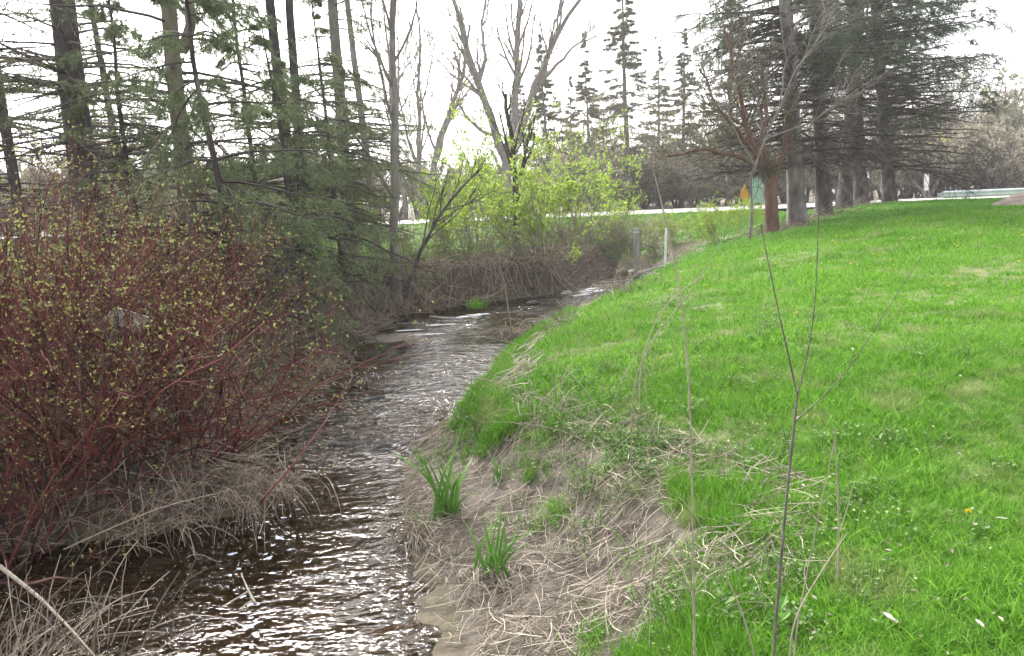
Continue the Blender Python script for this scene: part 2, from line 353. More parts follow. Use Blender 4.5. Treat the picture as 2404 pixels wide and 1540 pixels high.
wm = np.where((X > xr) & (Y < 33), 1-ss(.75, 1.25, s_+.35*(vnoise(X, Y, 2.1, 11)-.5)), 0)
wl = np.where((X < xl) & (Y < 33), 1-ss(2.2, 6.5, (xl-X)+2.5*(vnoise(X, Y, .5, 12)-.5))*ss(16, 19, Y), 0)*(1-.85*ss(24.5, 27, Y))
wl = np.where(Y > 41.5, .85, wl)
wl = np.maximum(wl, np.where((X > xr) & (Y > 17.5) & (Y < 31), (1-ss(1.2, 2.8, X-xr+1.2*(vnoise(X, Y, .8, 13)-.5)))*ss(18, 21, Y)*(1-ss(25, 27, Y))*.8, 0))
_rowb = [at(a_, 500, b_)[:2] for a_, b_ in ((1815, 20.5), (1875, 22), (1937, 24), (1980, 27), (2024, 29), (2092, 31.5))]
def rowsoil(x, y): return np.max([np.exp(-(((x-p[0])**2+(y-p[1])**2)/(.95*(.7+.6*vnoise(x, y, 1.5, 77)))**2)) for p in _rowb], 0)
wl = np.maximum(wl, .95*rowsoil(X, Y))
wb = np.where((X >= xl-.05) & (X <= xr+.03), 1, 0)*(Y < 25)
for n_, a_ in (('w_mud', wm), ('w_litter', wl), ('w_bed', wb)):
    at_ = ground.data.attributes.new(n_, 'FLOAT', 'POINT'); at_.data.foreach_set('value', a_.ravel().astype(np.float32))

# ------------------------------------------------------------------ water
def water_mat():
    m = bpy.data.materials.new('stream_water'); m.use_nodes = True; t = m.node_tree; t.nodes.clear(); L = t.links
    out = t.nodes.new('ShaderNodeOutputMaterial'); gl = t.nodes.new('ShaderNodeBsdfGlossy'); gl.inputs['Roughness'].default_value = .02
    tp = t.nodes.new('ShaderNodeBsdfTransparent'); tp.inputs[0].default_value = (.60, .50, .35, 1)
    fr = t.nodes.new('ShaderNodeFresnel'); fr.inputs[0].default_value = 1.4
    g = t.nodes.new('ShaderNodeNewGeometry'); mp = t.nodes.new('ShaderNodeMapping'); L.new(g.outputs['Position'], mp.inputs[0]); mp.inputs['Scale'].default_value = (.5, 1.0, 1); mp.inputs['Rotation'].default_value = (0, 0, .25)
    a = t.nodes.new('ShaderNodeTexNoise'); a.inputs['Scale'].default_value = 10; a.inputs['Detail'].default_value = 2.5; a.inputs['Roughness'].default_value = .6; L.new(mp.outputs[0], a.inputs['Vector'])
    at_ = t.nodes.new('ShaderNodeAttribute'); at_.attribute_name = 'chop'
    bn = t.nodes.new('ShaderNodeBump'); bn.inputs['Distance'].default_value = .13; L.new(at_.outputs['Fac'], bn.inputs['Strength']); L.new(a.outputs[0], bn.inputs['Height'])
    L.new(bn.outputs[0], gl.inputs['Normal']); L.new(bn.outputs[0], fr.inputs['Normal'])
    ms = t.nodes.new('ShaderNodeMixShader'); L.new(fr.outputs[0], ms.inputs[0]); L.new(tp.outputs[0], ms.inputs[1]); L.new(gl.outputs[0], ms.inputs[2]); L.new(ms.outputs[0], out.inputs[0]); return m
wy = axis(3.0, 24.6, .05, -60, 24.7, 1.08); wy = wy[wy <= 24.7]; wt = np.linspace(0, 1, 72)
WY = np.repeat(wy[:, None], len(wt), 1); wxl = XL(wy)-np.interp(wy, [0, 7, 9, 20], [.9, .9, .5, .25]); wxr = XR(wy)+.22
WX = wxl[:, None]*(1-wt)+wxr[:, None]*wt
def chop(x, y):
    c = .10 + .50*ss(.38, .75, vnoise(x, y*.7, .9, 21))*(.4+.8*vnoise(x, y, 2.1, 22))
    rif = np.exp(-((y-8.6)/1.4)**2)*.55 + np.exp(-((y-20.5)/1.6)**2)*.5 + .12*ss(7.5, 5.0, y) + .30*ss(7, 5, y)*(np.exp(-((x-XR(y))/.35)**2)+ss(-1.9, -2.5, x))
    pool = np.exp(-((y-13.2)/1.9)**2)*.22
    return np.clip(c+rif-pool, .06, .95)
ch = chop(WX, WY)
WZ = zw(WY) + ch*(.05*(vnoise(WX*.6, WY, 5, 31)-.5)+.022*(vnoise(WX*.6, WY, 13, 32)-.5)) - .055*ss(7.45, 7.30, WY)
nw = len(wt); jj = np.arange((len(wy)-1)*nw).reshape(len(wy)-1, nw)[:, :-1].ravel()
water = MB().add(np.stack([WX, WY, WZ], -1), np.stack([jj, jj+1, jj+nw+1, jj+nw], 1)).build('stream_water', water_mat(), smooth=True, kind='structure')
tag(water, 'shallow brown stream with rippling white reflections', None)
at_ = water.data.attributes.new('chop', 'FLOAT', 'POINT'); at_.data.foreach_set('value', ch.ravel().astype(np.float32))

# ------------------------------------------------------------------ road, guard rail, signs
rx = np.concatenate([np.linspace(-360, -60, 10), np.linspace(-55, 70, 60), np.linspace(80, 360, 10)])
rv = np.array([[x, yy, RZ + zz] for yy, zz in ((RY0-.6, -.02), (RY0, .0), ((RY0+RY1)/2, .05), (RY1, .0), (RY1+.6, -.02)) for x in rx]); n_ = len(rx)
rq = [(k*n_+i, k*n_+i+1, (k+1)*n_+i+1, (k+1)*n_+i) for k in range(4) for i in range(n_-1)]
tag(MB().add(rv, rq).build('road', M['road'], kind='structure'), 'pale asphalt road crossing behind the trees', None)
for nm, yy, lab in (('road_line', RY0+.35, 'near white edge line of the road'), ('road_line', RY1-.35, 'far white edge line of the road')):
    lv = np.array([[x, yy+d, RZ+.05*(1-abs(yy+d-(RY0+RY1)/2)/3.5)+.006] for d in (-.07, .07) for x in rx])
    tag(MB().add(lv, [(i, i+1, n_+i+1, n_+i) for i in range(n_-1)]).build(nm, M['white'], kind='structure'), lab, None)

gr = thing('guard_rail', (18.7, 32.6, .56), 'galvanised guard rail along the road at the right edge', 'guard rail')
prof = [(0, .0), (-.04, .03), (-.08, .06), (-.08, .10), (-.03, .14), (-.03, .17), (-.08, .21), (-.08, .25), (-.04, .28), (0, .31)]
xs = np.concatenate([[18.75, 18.85, 19.05], np.arange(20, 60, 2)])
gv = []; 
for x in xs:
    e = 1.0 if x > 18.9 else (.4 if x > 18.8 else .12)
    gv += [(x-18.7, a*e, .38+.155+(b-.155)*(e if e > .3 else .6)) for a, b in prof]
gq = [(i*10+j, i*10+j+1, (i+1)*10+j+1, (i+1)*10+j) for i in range(len(xs)-1) for j in range(9)]
MB().add(gv, gq).build('rail_beam', M['steel'], gr, smooth=True)
for x in np.arange(20, 60, 4): MB().box((x-18.7, .08, .2), (.12, .14, 1.0)).build('rail_post', M['post'], gr)

def sign(name, label, vx, vy0, vy1, vw, Y, m, shape='rect', pole=True, face=None):
    a = at(vx, vy1, Y); b = at(vx, vy0, Y); wd = vw/FV*Y; base = on(a[0], Y)
    t = thing(name, base, label, 'sign')
    zc = (a[2]+b[2])/2-base[2]; h = abs(b[2]-a[2])
    if shape == 'diamond':
        v = [(0, y, zc-h/2) for y in (-.01, .01)] + [(wd/2, y, zc) for y in (-.01, .01)] + [(0, y, zc+h/2) for y in (-.01, .01)] + [(-wd/2, y, zc) for y in (-.01, .01)]
        MB().add(v, [(0, 2, 4, 6), (7, 5, 3, 1), (0, 1, 3, 2), (2, 3, 5, 4), (4, 5, 7, 6), (6, 7, 1, 0)]).build('sign_face', m, t)
    else: MB().box((0, 0, zc), (wd, .02, h)).build('sign_face', m, t)
    MB().box((0, .05, (zc+h*.3)/2-.1), (.06, .05, zc+h*.3+.2)).build('sign_post', M['post'], t)
    return t
sign('road_sign', 'narrow white sign on a post behind the guard rail end', 2174, 408, 447, 11, 43, M['white'])
sign('road_sign', 'small white sign showing between the two rightmost tree trunks', 2036, 393, 418, 8, 43, M['white'])
sign('road_sign', 'small white sign left of the orange diamond sign', 1708, 408, 424, 8, 44, M['white'])
sign('road_sign', 'orange diamond sign left of the forked red brown trunk', 1748, 432, 484, 20, 32.5, M['orange'], 'diamond')
sign('road_sign', 'large pale teal sign behind the forked red brown trunk', 1787, 418, 476, 52, 33.2, M['teal'])

def post(name, label, vx, vy, vtop, wpx, m, lean, cat='post', Y=None):
    b = G(vx, vy) if Y is None else gx(vx, Y); tp = at(vx+lean, vtop, b[1]); r = wpx/2/FV*b[1]
    P = np.linspace(b+np.array([0, 0, -.25]), tp, 4)-b
    t = thing(name, b, label, cat); MB().tube(P, np.full(4, r), 8, cap=True).build('shaft', m, t); return t, P, r
t, P, r = post('marker_post', 'thin white marker post on the bank below the road', 1559, 596, 538, 6, M['white'], 5, Y=20.8)
MB().tube(np.array([P[-1], P[-1]+[0, 0, .03]]), np.array([r*1.15, r*1.1]), 8, cap=True).build('post_cap', M['white'], t)
t, P, r = post('wooden_post', 'weathered grey wooden post on the bank beside the white marker post', 1494, 600, 537, 14, M['post'], -1, Y=22.5)
MB().tube(np.array([P[-1]-[0, 0, .12], P[-1]-[0, 0, .08]]), np.array([r*1.08, r*1.08]), 8, cap=True).build('wire_band', M['steel'], t)

# house sliver at the far left
hb = gx(-70, 58)
t = thing('house', hb, 'pale blue sided house glimpsed between trees at far left', 'house')
MB().box((-4, 0, 2.2), (9.9, 7, 4.4)).build('wall', M['siding'], t)
for k in range(18): MB().box((-4, -3.52, .3+k*.24), (9.86, .03, .21)).build('siding_board', M['siding'], t)
MB().box((.98, -3.55, 2.2), (.16, .08, 4.3)).build('corner_trim', M['trim'], t)
MB().add([(-9.4, -4, 4.3), (1.4, -4, 4.3), (1.4, 0, 6.6), (-9.4, 0, 6.6), (1.4, 4, 4.3), (-9.4, 4, 4.3)], [(0, 1, 2, 3), (3, 2, 4, 5)], [(1, 4, 2), (0, 3, 5)]).build('roof', M['roof'], t)
wi = MB().box((-1.2, -3.56, 2.3), (1.2, .08, 1.4)).build('window', M['trim'], t); MB().box((-1.2, -3.61, 2.3), (1.0, .03, 1.2)).build('pane', M['glass'], wi)

# mound of mulch at the right edge
c = G(2455, 480); rng = np.random.default_rng(5)
a = np.linspace(0, 2*pi, 25)[:-1]; mv = []; rr_ = np.linspace(1, 0.02, 9)
for q in rr_:
    for b in a:
        x, y = 1.5*q*cos(b), 1.1*q*sin(b); mv.append((x, y, float(H(c[0]+x, c[1]+y))-c[2]-.04+.5*(1-q**1.6)*(1+.25*(vnoise(x+9, y+9, 3, 2)-.5))))
mq = [(k*24+j, k*24+(j+1) % 24, (k+1)*24+(j+1) % 24, (k+1)*24+j) for k in range(8) for j in range(24)]
o = MB().add(mv, mq).build('mulch_mound', M['mound'], smooth=True); o.location = c; tag(o, 'low mound of brown mulch on the lawn at right edge', 'mound')

# ------------------------------------------------------------------ trees
def trunk_path(base, H_, lean, rng, n=12, wob=.04):
    t = np.linspace(0, 1, n); P = np.zeros((n, 3)); P[:, 2] = -.25+(H_+.25)*t
    P[:, 0] = lean[0]*t + wob*np.cumsum(rng.normal(size=n))*t; P[:, 1] = lean[1]*t + wob*np.cumsum(rng.normal(size=n))*t
    return P
def flare(P, r0, r1, pw=.8):
    z = P[:, 2]; t = np.clip(z/max(z[-1], .01), 0, 1); r = r1+(r0-r1)*(1-t)**pw; return r*(1+.28*np.exp(-np.clip(z, 0, None)/.3))
def conifer(name, label, base, Ht, lean, r0, rng, zdead=1.0, zlive=3.0, Lmax=3.2, nb=110, droop=.3, e0=.1, bark='bark_dark', needle='needle', group=None, nsec=14, nlen=.075, nw=.010, sidebias=None, ntw=24, low_dead=40, ptop=.75, tw='twig_dark', hang=.25, stem=None, hpow=1.2):
    t = thing(name, base, label, 'tree', group)
    P = trunk_path(base, Ht, lean, rng) if stem is None else stem
    R = flare(P, r0, r0*.12); MB().tube(P, R, 12).build('trunk', M[bark], t, smooth=True)
    br, nd = MB(), MB()
    # live branches
    def branches(n, z0, z1, lf, e, dr, pw=1.0):
        u = rng.uniform(0, 1, n); h = z0+(z1-z0)*u**pw
        az = rng.uniform(0, 2*pi, n)
        if sidebias is not None:
            k = rng.uniform(0, 1, n) < sidebias[1]; az = np.where(k, sidebias[0]+rng.normal(0, .7, n), az)
        L = Lmax*np.clip(1-(h/Ht), .03, 1)**ptop*rng.uniform(.65, 1.12, n)*lf
        hp = np.stack([np.interp(h, P[:, 2], P[:, k]) for k in range(3)], 1)
        rad = np.stack([np.cos(az), np.sin(az), 0*az], 1)
        tt = np.linspace(0, 1, 7); el = (e+rng.normal(0, .12, n))[:, None]; d_ = (dr*rng.uniform(.6, 1.4, n))[:, None]
        B = hp[:, None]+rad[:, None]*(L[:, None]*tt)[:, :, None]
        B[:, :, 2] += L[:, None]*(el*tt-d_*tt**2+.35*d_*tt**4)
        B += np.cumsum(rng.normal(0, .018, B.shape), 1)*L[:, None, None]*tt[None, :, None]
        RB = np.clip(.012*L+.004, .006, .045)[:, None]*np.linspace(1, .2, 7)[None]
        return B, RB, L, rad
    B, RB, L, rad = branches(nb, zlive, Ht*.985, 1.0, e0, droop, hpow)
    br.tube(B, RB, 4)
    N = len(B); tt = np.sort(rng.uniform(.22, .99, (N, nsec)), 1); p, T, r = sample(B, RB, nsec, tt)
    sg = np.where(np.arange(nsec) % 2 == 0, 1, -1)[None, :, None]
    side = unit(np.cross(T, np.array([0, 0, 1.])))*sg
    d = unit(T*.75+side*rng.uniform(.5, 1.0, (N, nsec, 1))+np.array([0, 0, -1.])*hang*rng.uniform(.2, 1.3, (N, nsec, 1)))
    Ls = (L[:, None]*.34*(1.05-tt*.7)*rng.uniform(.6, 1.3, (N, nsec))).ravel()
    S, RS = walk(p.reshape(-1, 3), d.reshape(-1, 3), Ls, np.full(N*nsec, max(.005, .00026*base[1])), rng, 4, -.08*hang*2, .07, .4)
    br.tube(S, RS, 3)
    # twigs
    Q, RQ = grow(S, RS, rng, 4, .15, .95, (.5, 1.0), (.35, .7), 3, -.1, .06, .6)
    allS = [(S, ntw), (Q, max(6, ntw//3)), (B[:, 3:], ntw)]
    for (SS, k) in allS:
        n_ = len(SS); RR = np.zeros(SS.shape[:2]); u = rng.uniform(.05, 1.0, (n_, k)); p, T, _ = sample(SS, RR, k, u)
        p = p.reshape(-1, 3); T = T.reshape(-1, 3); q = rnd(rng, len(p)); dd = unit(T*.9+q*.75)
        nd.needle(p, dd, rnd(rng, len(p)), nlen*rng.uniform(.6, 1.4, len(p)), nw)
    # dead lower branches
    if low_dead:
        Bd, RBd, Ld, _ = branches(low_dead, zdead, zlive+1.5, .75, .05, .22); br.tube(Bd, RBd, 4)
        Sd, RSd = grow(Bd, RBd, rng, 9, .25, .98, (.5, 1.1), (.22, .5), 4, -.03, .12, .5, .5, max(.004, .00026*base[1])); br.tube(Sd, RSd, 3)
        Td, RTd = grow(Sd, RSd, rng, 3, .3, .98, (.5, 1.1), (.3, .6), 3, -.03, .12, .6, .6, max(.003, .00022*base[1])); br.tube(Td, RTd, 3)
    br.build('branches', M[tw], t); c = nd.build('crown', M[needle], t); c['kind'] = 'stuff'
    return t

G_L = 'conifers on the left bank'
rg = np.random.default_rng
def vtree(vx, Y): return gx(vx, Y)
# left bank conifers
b = vtree(203, 14); q = at(165, 0, 14.4)-b
conifer('spruce_tree', 'dark straight spruce trunk behind the red twigs, leftmost large conifer', b, 17, (q[0]/q[2]*17, q[1]/q[2]*17*.3), .27, rg(1), hpow=2.5, ptop=1.15, zdead=.9, zlive=3.8, Lmax=3.6, nb=48, droop=.22, group=G_L, low_dead=70, needle='needle_olive', nsec=12)
b = vtree(436, 12.8); q = at(398, 0, 12.9)-b
t2 = conifer('spruce_tree', 'forked grey-green conifer trunk with drooping sprays, second from left', b, 15, (q[0]/q[2]*15, 0.3), .165, rg(2), hpow=2.5, ptop=1.15, zdead=.8, zlive=1.3, Lmax=3.5, nb=70, droop=.45, group=G_L, bark='bark_olive', low_dead=30, hang=.7, nsec=14)
f0 = at(425, 120, 12.3)-b; f1 = at(447, 60, 12.2)-b; f2 = at(440, -120, 12.2)-b; f3 = at(425, -500, 12.2)-b
MB().tube(np.array([f0, (f0+f1)/2+[.02, 0, 0], f1, f2, f3]), np.array([.09, .09, .08, .06, .02]), 9).build('fork_limb', M['bark_olive'], t2, smooth=True)
b = vtree(690, 17); q = at(636, 0, 17)-b
t3 = conifer('spruce_tree', 'slim dark twin-stemmed conifer third from the left', b, 16, (q[0]/q[2]*16, 0), .14, rg(3), hpow=2.5, ptop=1.15, zdead=1.0, zlive=2.2, Lmax=3.4, nb=66, droop=.4, group=G_L, needle='needle', low_dead=40, hang=.6)
P_ = trunk_path(b, 16, ((at(660, 0, 17)-b)[0]/(at(660, 0, 17)-b)[2]*16, .3), rg(33)); P_[:, 0] += .15; MB().tube(P_, flare(P_, .12, .02), 9).build('second_trunk', M['bark_dark'], t3, smooth=True)
b = vtree(815, 19); q = at(780, 0, 19)-b
conifer('spruce_tree', 'slender conifer with sparse green tufts left of the grey sapling', b, 16, (q[0]/q[2]*16, 0), .17, rg(4), hpow=2.5, ptop=1.15, zdead=1.0, zlive=2.4, Lmax=3.0, nb=75, droop=.35, group=G_L, needle='needle', bark='bark_grey', low_dead=50)
b = vtree(560, 10.2)
conifer('hemlock_tree', 'young drooping green conifer in front of the forked trunk', b, 5.4, (-.5, .2), .07, rg(5), zdead=.4, zlive=.4, Lmax=2.5, nb=48, droop=.55, group=G_L, needle='needle', low_dead=8, hang=.9, ptop=.6, nsec=15)
for vx, Yd, hh, sd_, lab in [(700, 12.5, 5.0, 51, 'soft green drooping young conifer right of the forked trunk'), (800, 15, 6.5, 52, 'grey-green young conifer before the slender conifer'), (620, 14.5, 7.5, 55, 'tall wispy young conifer between the forked trunk and the twin stems'), (330, 12.5, 5.8, 53, 'young drooping conifer between the two thick left trunks')]:
    b = vtree(vx, Yd)
    conifer('hemlock_tree', lab, b, hh, (-.3, .2), .06, rg(sd_), zdead=.4, zlive=.9, Lmax=2.3, nb=42, droop=.5, group=G_L, needle='needle' if sd_ % 2 else 'needle_olive', low_dead=10, hang=.8, ptop=.6, nsec=14)
b = vtree(50, 17)
conifer('spruce_tree', 'bare-branched spruce at the left picture edge', b, 15, (-.4, .2), .13, rg(6), hpow=2.5, ptop=1.15, zdead=1.0, zlive=3.6, Lmax=3.6, nb=60, droop=.25, group=G_L, needle='needle_olive', low_dead=70, nsec=10)
b = vtree(300, 21)
conifer('spruce_tree', 'thin spruce standing between the two thick left trunks', b, 14, (-.5, .2), .11, rg(7), hpow=2.5, ptop=1.15, zdead=1.0, zlive=3.0, Lmax=3.0, nb=60, droop=.3, group=G_L, needle='needle_olive', low_dead=50, nsec=10)
b = vtree(880, 24)
conifer('spruce_tree', 'tall thin conifer with pale trunk beside the bare stems', b, 17, (-.6, .2), .13, rg(8), hpow=2.5, ptop=1.15, zdead=1.5, zlive=3.6, Lmax=2.3, nb=60, droop=.25, group=G_L, needle='needle', bark='bark_grey', low_dead=40, nsec=10)

# spruce row on the right
G_R = 'row of spruces along the lawn'
rows = [(1875, 512, 1855, 22, .25, 11, 'thick pale-barked spruce, nearest and leftmost of the lawn row'), (1937, 500, 1918, 24, .23, 12, 'dark spruce, second trunk from left in the lawn row'),
        (1980, 484, 1962, 27, .2, 13, 'slim spruce, middle trunk of the lawn row'), (2024, 474, 1990, 29, .2, 14, 'spruce, fourth trunk from left in the lawn row'), (2092, 463, 2070, 31.5, .28, 15, 'spruce with long right-hand boughs, rightmost of the lawn row')]
for k, (vx, vy, vt, Yd, r, sd_, lab) in enumerate(rows):
    b = gx(vx, Yd); q = at(vt, 200, Yd)-b
    last = k == 4
    if k in (2, 3):
        dup(row1, b, k*1.9, lab, G_R, 1.0+.04*k); continue
    row1_ = conifer('spruce_tree', lab, b, 16+k*.3, (q[0]/q[2]*16, 0), r, rg(sd_), zdead=1.6, zlive=3.4 if last else 4.6, Lmax=6.0 if last else (3.4 if k else 4.8), nb=165 if last else 80, droop=.05 if last else .2, e0=.12 if last else .05, bark='bark_spruce' if k == 0 else 'bark_row', hang=.45, needle='needle_right', group=G_R, low_dead=60 if last else 95, nsec=14, nlen=.11, nw=.019 if last else .015, ntw=34, sidebias=(-.15, .45) if last else ((pi, .4) if k == 0 else None), ptop=.6)
    if k == 1: row1 = row1_

# background spruces beyond the road
G_B = 'spruces beyond the road'; bgt = {}
for vx, Yd, Ht, r, L, n_, sd_, lab in [(1292, 50, 11.5, .14, 3.0, 110, 21, 'dark broad spruce beyond the road right of the big maple'), (1392, 56, 12.8, .13, 3.2, 110, 22, 'olive pointed spruce beyond the road'),
        (1478, 48, 15.0, .2, 4.6, 150, 23, 'tallest thin spruce beyond the road with wide lower boughs'), (1600, 52, 11.5, .16, 4.0, 120, 24, 'broad brownish spruce beyond the road left of the lawn row'), (1712, 44, 13, .24, 3.8, 100, 25, 'grey trunked spruce beyond the road behind the orange sign'), (1240, 60, 11, .15, 2.8, 80, 26, 'distant dark spruce just right of the big maple trunk'),
        (1545, 62, 12.5, .15, 3.6, 100, 27, 'distant olive spruce between the tallest and the broad spruce'), (1340, 66, 10.5, .15, 3.4, 90, 28, 'distant low spruce between the dark and the olive spruce'), (700, 50, 9.0, .15, 3.4, 90, 29, 'distant spruce beyond the road behind the left conifers'), (250, 52, 10, .15, 3.6, 90, 30, 'distant spruce beyond the road at far left')]:
    b = gx(vx, Yd)
    if sd_ in (24, 25, 27, 28, 29, 30, 26):
        dup(bgt[{24: 23, 25: 21, 27: 23, 28: 22, 29: 22, 30: 21, 26: 21}[sd_]], b, sd_*1.7, lab, G_B, {24: .8, 25: 1.1, 27: .85, 28: .9, 29: .8, 30: .9, 26: .95}[sd_]); continue
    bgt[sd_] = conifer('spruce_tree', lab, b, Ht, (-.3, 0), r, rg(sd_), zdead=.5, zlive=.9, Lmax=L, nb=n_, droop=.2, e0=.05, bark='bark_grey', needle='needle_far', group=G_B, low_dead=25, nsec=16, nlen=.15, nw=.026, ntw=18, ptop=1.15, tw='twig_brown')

def decid(name, label, base, limbs, rng, bark='bark_grey', tw='twig_grey', per=(7, 5, 3), leaf=None, nleaf=0, lsize=.05, group=None, ang=(.25, .7), up=.10, lf=(.35, .65), k0=9, cat='tree', trunkname='trunk'):
    # limbs: list of (points (n,3) world, r0, r1); the first is the trunk
    t = thing(name, base, label, cat, group); tr, br, lv = MB(), MB(), MB(); rm = max(.003, .00030*base[1])
    L0 = []
    for j, (P, r0, r1) in enumerate(limbs):
        P = np.asarray(P, float)-base
        u = np.linspace(0, 1, len(P)); v = np.linspace(0, 1, 10); Pi = np.stack([np.interp(v, u, P[:, k]) for k in range(3)], 1)
        Pi[1:-1] = (Pi[:-2]+2*Pi[1:-1]+Pi[2:])/4
        Pi[1:] += rng.normal(0, .012, (9, 3))*np.linalg.norm(P[-1]-P[0])*.6
        Rr = np.linspace(r0, r1, 10); (tr).tube(Pi, Rr, k0); L0.append((Pi, Rr))
    tr.build(trunkname, M[bark], t, smooth=True)
    P = np.stack([a for a, _ in L0]); R = np.stack([b_ for _, b_ in L0])
    a1, r1 = grow(P, R, rng, per[0], .3, .98, ang, lf, 7, up, .10, .5, .25); br.tube(a1, r1, 5)
    a2, r2 = grow(a1, r1, rng, per[1], .25, .97, ang, (.35, .7), 5, up, .12, .55, .45, rm*1.3); br.tube(a2, r2, 4)
    a3, r3 = grow(a2, r2, rng, per[2], .25, .97, ang, (.4, .8), 4, up*.5, .12, .6, .6, rm); br.tube(a3, r3, 3)
    br.build('branches', M[tw], t)
    if leaf:
        n_ = len(a3); u = rng.uniform(.2, 1, (n_, nleaf)); p, T, _ = sample(a3, r3, nleaf, u); p = p.reshape(-1, 3); T = T.reshape(-1, 3)
        m = len(p); lv.leaf(p+rng.normal(0, lsize*.4, (m, 3)), unit(T+rnd(rng, m)*1.1), rnd(rng, m)+np.array([0, 0, .8]), lsize*rng.uniform(.6, 1.3, m), lsize*.6)
        c = lv.build('leaves', M[leaf], t); c['kind'] = 'stuff'
    return t
def VP(pts, Y, dy=0.0): return np.array([at(x, y, Y+dy*i/(max(len(pts)-1, 1))) for i, (x, y) in enumerate(pts)])

# big maple beyond the road
Yd = 44; b = gx(1198, Yd)
decid('maple_tree', 'big bare maple with V-shaped limbs beyond the road, centre', b, [
    (np.vstack([b-[0, 0, .3], VP([(1190, 440), (1188, 380), (1190, 345)], Yd)]), .36, .30),
    (VP([(1186, 370), (1165, 330), (1150, 250), (1120, 180), (1085, 90), (1060, -30)], Yd, -3), .27, .1),
    (VP([(1192, 370), (1205, 300), (1212, 200), (1215, 100), (1218, -60)], Yd, 2), .27, .14),
    (VP([(1196, 370), (1225, 300), (1250, 220), (1275, 150), (1310, 80), (1375, -20)], Yd, -2), .27, .09),
    (VP([(1262, 200), (1310, 150), (1345, 110), (1400, 85)], Yd, 2), .12, .04),
    (VP([(1168, 320), (1130, 310), (1090, 270), (1060, 200)], Yd, 2), .14, .05),
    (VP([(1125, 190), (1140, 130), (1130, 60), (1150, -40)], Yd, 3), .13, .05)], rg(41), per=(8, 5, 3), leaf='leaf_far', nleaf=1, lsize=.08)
# leaning stems left of it, beyond the road
Yd = 43
for vs_, r_, sd_, lab in [([(985, 512), (1010, 420), (1040, 300), (1085, 190), (1105, 60)], .2, 42, 'bare grey tree leaning right, left of the big maple'),
                    ([(985, 505), (985, 400), (978, 250), (990, 100), (985, 20)], .13, 43, 'thin upright bare tree left of the leaning grey tree'),
                    ([(950, 510), (935, 380), (915, 200), (905, 0)], .15, 44, 'slim bare tree leaning left at centre left'),
                    ([(1010, 500), (985, 400), (960, 330), (930, 180)], .11, 45, 'thin bare tree leaning left across the leaning grey tree')]:
    b = gx(vs_[0][0], Yd); pts = np.vstack([b-[0, 0, .3], VP(vs_[1:], Yd, 1)])
    decid('bare_tree', lab, b, [(pts, r_*1.15, r_*.3), (VP([vs_[1], (vs_[2][0]+18, vs_[2][1]-30), (vs_[3][0]+30, vs_[3][1])], Yd, -1), r_*.5, r_*.2)], rg(sd_), per=(9, 4, 3), leaf='leaf_far', nleaf=1, lsize=.10, group='bare trees beyond the road')
# dark thin trunk near the creek in front of the maple
b = G(1213, 592)
decid('young_tree', 'thin dark tree rising from lime bushes at the creek bend', b, [(np.vstack([b-[0, 0, .2], VP([(1212, 480), (1208, 400), (1198, 300), (1185, 220)], b[1], .5)]), .13, .05), (VP([(1212, 470), (1228, 380), (1250, 300)], b[1], -.5), .08, .03)], rg(46), bark='bark_dark', tw='twig_dark', per=(9, 5, 3), leaf='leaf_lime', nleaf=2, lsize=.06, group='creekside trees')
# grey sapling standing on far bank
b = G(932, 700)
decid('young_tree', 'smooth pale grey trunk standing at the water on the far bank', b, [(np.vstack([b-[0, 0, .2], VP([(936, 560), (930, 400), (926, 200), (920, 40), (915, -60)], b[1], .4)]), .115, .05)], rg(47), bark='bark_grey', per=(16, 4, 3), leaf='leaf_bud', nleaf=1, lsize=.05, group='creekside trees')
b = G(946, 690)
decid('young_tree', 'thin dark leaning sapling beside the pale grey trunk', b, [(np.vstack([b-[0, 0, .2], VP([(968, 620), (1010, 540), (1075, 440), (1130, 395)], b[1], 2)]), .055, .02)], rg(48), bark='bark_dark', tw='twig_dark', per=(12, 4, 3), leaf='leaf_bud', nleaf=1, lsize=.05, group='creekside trees')
# forked red-brown tree by the row
b = gx(1815, 20.5)
Yd = b[1]
decid('cedar_tree', 'forked red-brown tree with dense reddish twigs left of the spruce row', b, [
    (np.vstack([b-[0, 0, .2], VP([(1812, 470), (1803, 420), (1795, 400)], Yd)]), .20, .13), (VP([(1812, 440), (1822, 400), (1845, 340), (1850, 270)], Yd, .6), .12, .06),
    (VP([(1797, 405), (1770, 340), (1745, 280), (1730, 180), (1700, 60)], Yd, -.6), .10, .03), (VP([(1803, 400), (1790, 330), (1800, 240), (1780, 120)], Yd, .8), .09, .03),
    (VP([(1790, 395), (1740, 370), (1660, 350), (1570, 365)], Yd, -1), .07, .03), (VP([(1792, 390), (1750, 330), (1690, 260), (1640, 160)], Yd, -1.4), .06, .02)], rg(49), bark='bark_red', tw='twig_brown', per=(14, 6, 4), ang=(.35, .95), up=.02, leaf='needle_olive', nleaf=1, lsize=.06)
b = gx(1760, 19)
decid('bare_tree', 'bare pale grey tree with long twigs crossing the spruce row', b, [
    (np.vstack([b-[0, 0, .2], VP([(1765, 420), (1790, 330), (1850, 200), (1920, 90), (1960, 20)], 19, -1)]), .035, .012), (VP([(1790, 330), (1900, 290), (2000, 220), (2080, 170)], 18.5, -1), .018, .008),
    (VP([(1775, 400), (1720, 300), (1690, 180), (1700, 40)], 18.8, -1), .022, .008), (VP([(1830, 240), (1845, 140), (1830, 20), (1850, -60)], 18.5, 0), .018, .008)], rg(50), tw='twig_grey', per=(9, 5, 3), ang=(.25, .8), up=.03)
